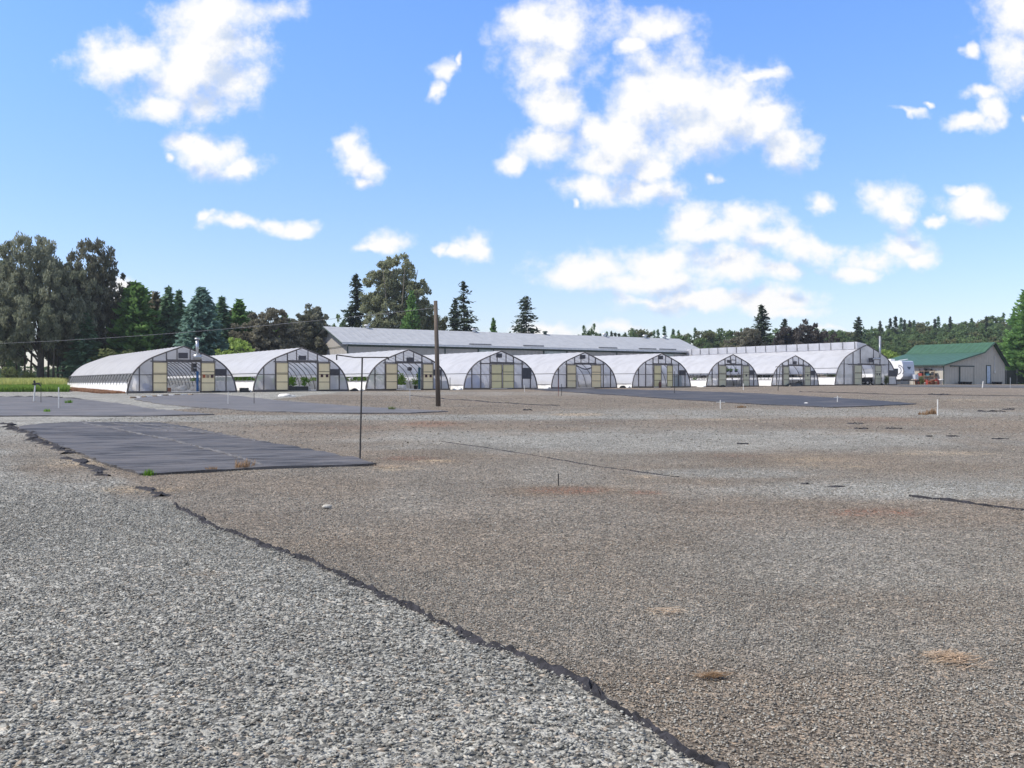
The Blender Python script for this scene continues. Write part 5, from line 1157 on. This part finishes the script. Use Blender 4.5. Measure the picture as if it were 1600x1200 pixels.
for q_, (hi_, x_, lab_) in enumerate(((1, -4.5, 'loose white plastic at the left foot of the second greenhouse'), (2, -4.6, 'loose white plastic at the left foot of the greenhouse behind the riser'), (3, -4.5, 'loose white plastic left of the closed door greenhouse'), (4, -4.5, 'loose white plastic left of the sagging band greenhouse'), (5, -4.6, 'loose white plastic left of the yellow door greenhouse'), (6, -4.5, 'loose white plastic left of the hanging basket greenhouse'))):
    lump('loose_plastic', L2(houses[hi_], x_, .3), .42, .5, .22, M['bag'], lab_, 'plastic sheet', 30 + q_, rot=RZ)
for q_, (hi_, x_, lab_) in enumerate(((0, 4.75, 'small dark clutter right of the left end greenhouse'), (1, 4.5, 'small dark clutter right of the second greenhouse'), (4, 4.6, 'small dark clutter right of the sagging band greenhouse'), (6, -1.9, 'small dark clutter before the hanging basket greenhouse'), (8, 2.6, 'small dark clutter before the large ridge vented greenhouse'))):
    lump('dark_clutter', L2(houses[hi_] if hi_ < 8 else big, x_, -.35), .35, .25, .2, M['rubber'], lab_, 'clutter', 50 + q_, rot=RZ)
m = MB(); m.box(-.7, .7, -.3, .3, .05, 1.35); m.box(-.72, .72, -.32, -.301, 1.36, 1.42); o_ = m.build('cabinet', pm('teal_cabinet', (.12, .22, .24), .5), None, False, L2(houses[5], 2.35, .6)); o_.rotation_euler.z = RZ; tag(o_, 'teal cabinet behind the film right of the yellow doors', 'cabinet')
m = MB(); m.lathe([(.12, 0), (.16, .3), (.14, .55), (.05, .62), (.05, .8)]); o_ = m.build('hand_sprayer', pm('brown_red_plastic', (.12, .04, .03), .5), None, True, L2(houses[5], -.75, -.55)); tag(o_, 'dark red sprayer standing before the yellow doors', 'sprayer')
for q, x in enumerate((-.85, -.3, .5)):
    p = loc2w(houses[6], x + (.9 + q * .5) * 1.04, .9 + q * .5, 1.85); t = empty('hanging_basket', p, 0, ('left', 'middle', 'right')[q] + ' hanging basket in the doorway with the square gable frame', 'basket', 'hanging baskets')
    m = MB().lathe([(.05, -.18), (.15, -.12), (.2, .0), (.18, .0)]); m.build('basket', M['black'], t); m = MB(); [m.tube([(.18 * math.cos(a), .18 * math.sin(a), 0), (0, 0, .5)], .008, 4) for a in (0, 2.1, 4.2)]; m.build('chain', M['black'], t)
    f_ = link_mesh('foliage', HM['bush'], t, (0, 0, -.05)); f_.scale = (.5, .5, .3)
for q, (hh, xx) in enumerate(((6, .9), (6, 2.9), (7, 1.0), (7, 2.9))):
    p = L2(houses[hh], xx, 3.4); t = empty('bench_table', p, RZ, ('left', 'right', 'left', 'right')[q] + ' white growing bench inside the ' + ('hanging basket' if hh == 6 else 'smallest looking') + ' greenhouse', 'bench', 'growing benches')
    MB().box(-.8, .8, -2.5, 2.5, .7, .78).build('bench_top', M['white'], t)
    for a in (-.75, .75):
        for b_ in (-2.4, 2.4): MB().box(a - .04, a + .04, b_ - .04, b_ + .04, 0, .7).build('leg', M['steel'], t)

# ------------------------------------------------------------------ poles, stakes, risers, cable
b = gp(685, 635); top = P(680.5, 470, b.y); t = empty('utility_pole', b, 0, 'leaning weathered wooden utility pole in front of the greenhouses', 'pole')
v = top - b; MB().tube([(0, 0, -.2), (v.x * .5, 0, v.z * .5), (v.x, 0, v.z)], .112, 14, .085).build('pole', M['poleW'], t, True)
MB().tube([(v.x - .1, 0, v.z - .32), (v.x + .1, 0, v.z - .32)], .02, 6).build('insulator', M['galv'], t)
# service cable from the pole to the left
a = b + Vector((v.x - .1, 0, v.z - .32)); e = P(-330, 537, 70); pts = [a.lerp(e, i / 24) + Vector((0, 0, -.7 * 4 * (i / 24) * (1 - i / 24))) for i in range(25)]
o_ = MB().tube(pts, .009, 5).build('service_cable', M['steel']); tag(o_, 'thin sagging cable running left from the wooden utility pole', 'cable')
def stake(px, top, bot, r, mat, label, lean=0, head=None, name='stake'):
    b = gp(px, bot); h = (bot - top) / F * b.y; t = empty(name, b, 0, label, 'stake', 'stakes on the yard')
    MB().tube([(0, 0, -.05), (lean * h, 0, h)], r * (.75 if r > .015 else 1), 7).build('shaft', mat, t)
    if head == 'sprinkler':
        m = MB(); m.bar((lean * h - .12, 0, h + .05), (lean * h + .22, 0, h + .1), .09); m.tube([(lean * h, 0, h), (lean * h - .05, 0, h + .25)], .05, 6); m.bar((lean * h + .15, 0, h + .08), (lean * h + .3, 0, h - .02), .05); m.build('sprinkler_head', M['rod'], t)
    if head == 'cross':
        m = MB(); m.bar((-.18, 0, h * .75), (.2, 0, h * .75), .02); m.build('tie', mat, t)
    return t
stake(52.5, 602, 628, .05, M['pvc'], 'white leaning standpipe with brown sprinkler head on the left mat', .09, 'sprinkler', 'standpipe')
stake(64, 597, 630, .018, M['rod'], 'thin black rod right of the white leaning standpipe')
stake(91.7, 605, 639, .028, M['pvc'], 'thin white pipe standing in front of the grass edge')
stake(356.5, 612, 632, .022, M['pvc'], 'thin white pipe on the front mat before the first greenhouse')
stake(397, 614, 631.5, .022, M['rod'], 'dark rod on the front mat before the second greenhouse')
stake(640.6, 607, 630, .014, M['galv'], 'faint thin rod left of the utility pole')
stake(819.5, 602, 612, .028, M['pvc'], 'small white stake before the closed door greenhouse')
stake(872.5, 592, 619, .02, pm('red_brown_rod', (.2, .06, .05), .6), 'reddish rod, left of a pair before the sagging band greenhouse')
stake(877.5, 600, 618.5, .025, M['rod'], 'dark rod, right of a pair before the sagging band greenhouse')
stake(1054, 580, 615, .028, M['rod'], 'dark riser before the greenhouse with yellow doors', 0, 'cross')
stake(1125.5, 625, 638.5, .028, M['pvc'], 'white stake in front of the long black mat', 0, 'cross')
stake(1161.5, 599, 609.5, .045, M['pvc'], 'cream stake before the hanging basket greenhouse')
stake(1308.5, 618.5, 629, .03, M['pvc'], 'white stake at the far edge of the long black mat', 0, 'cross')
stake(1465, 624, 649, .028, M['pvc'], 'tallest white stake on the right side of the yard')
stake(1535, 595.5, 606, .06, M['pvc'], 'white stake before the pale blue door', .12)
stake(1578.5, 590, 606.5, .03, M['galv'], 'thin grey post before the dark fence')
stake(872.5, 740, 759, .008, M['rod'], 'short black rod alone in the middle of the yard')
stake(199.5, 592, 616.5, .035, M['rod'], 'dark post at the front left corner of the left end greenhouse')
stake(369, 587, 610.5, .04, M['rod'], 'dark post between the first two greenhouses')
stake(703.2, 590, 609.8, .04, M['rod'], 'dark post right of the utility pole base between greenhouses')
def riser(px, top, bot, armL, armR, drop, label, r=.014):
    b = gp(px, bot); k = b.y / F; h = (bot - top) * k; t = empty('irrigation_riser', b, 0, label, 'irrigation riser', 'irrigation risers')
    lx = (600 - 600); MB().tube([(0, 0, -.05), ((px + 4 - px) * k * .9, 0, h)], r, 7).build('upright', M['rod'], t)
    x0 = 4 * k * .9; m = MB(); m.tube([(x0 - armL * k, 0, h + 4 * k * (armL > 30)), (x0 - armL * .3 * k, 0, h), (x0 + armR * k, 0, h)], r * .85, 6); m.build('arm', M['rod'], t)
    m = MB(); m.tube([(x0 - armL * k, 0, h + 4 * k * (armL > 30)), (x0 - armL * k, 0, h - drop * k)], r * .9, 6)
    m.tube([(x0 + armR * k, 0, h), (x0 + armR * k, 0, h - drop * k)], r * .7, 6); m.build('drop_nozzle', M['rod'], t)
riser(562.5, 558.5, 718, 40, 41, 4, 'tall thin black irrigation riser with T arm at the corner of the slate mat')
riser(1215.5, 573, 610.5, 7, 12, 1, 'distant thin riser with T arm before the smallest looking greenhouse', .03)
# stone
p = gp(511, 795); m = MB(); vs = []; nu, nv = 16, 9
for j in range(nv + 1):
    th = -math.pi / 2 + math.pi * j / nv
    for i in range(nu):
        a_ = 2 * math.pi * i / nu; k = 1 + .08 * math.sin(a_ * 2 + 1) + .05 * math.sin(a_ * 5 + th * 3)
        vs.append((.052 * k * math.cos(a_) * math.cos(th), .036 * k * math.sin(a_) * math.cos(th), .024 * math.sin(th) * k))
m.add(vs, [(j * nu + i, j * nu + (i + 1) % nu, (j + 1) * nu + (i + 1) % nu, (j + 1) * nu + i) for j in range(nv) for i in range(nu)])
o_ = m.build('stone', M['stone'], None, True, p + Vector((0, 0, .025))); o_.rotation_euler.z = .2; tag(o_, 'smooth pale stone lying alone on brown gravel', 'stone')
# broken timber pieces along the far edge of the front mat
for i, (px, py) in enumerate([(208, 622.3), (216, 621.8), (224, 621.5), (233, 620.7), (241, 620.3), (250, 619.3), (259, 618.9), (268, 618.5), (277, 618), (288, 617.8), (298, 617.7)]):
    p = gp(px, py); m = MB().box(-.18, .18, -.07, .07, 0, .1); o_ = m.build('timber_piece', M['bag'] if i % 2 else M['wood'], None, False, p); o_.rotation_euler.z = rnd.uniform(-.6, .6); tag(o_, 'short pale timber piece in the line before the left end greenhouse', 'timber', 'timber pieces edging the mat')
lump('crumpled_sheet', gp(446, 619.5), .55, .3, .16, M['bag'], 'crumpled white plastic sheet lying before the second greenhouse', 'plastic sheet', 20)
lump('crumpled_sheet', gp(1260, 631), .12, .1, .06, M['bag'], 'tiny white scrap on the long black mat', 'plastic sheet', 21)

m_, nt_, out_ = newmat('haze_air'); v_ = nt_.nodes.new('ShaderNodeVolumePrincipled'); v_.inputs['Density'].default_value = .00022; v_.inputs['Color'].default_value = (.82, .9, 1, 1); v_.inputs['Anisotropy'].default_value = .2
nt_.links.new(v_.outputs[0], out_.inputs['Volume'])
o_ = MB().box(-420, 420, -420, 420, -6, 36).build('haze', m_); tag(o_, kind='stuff')
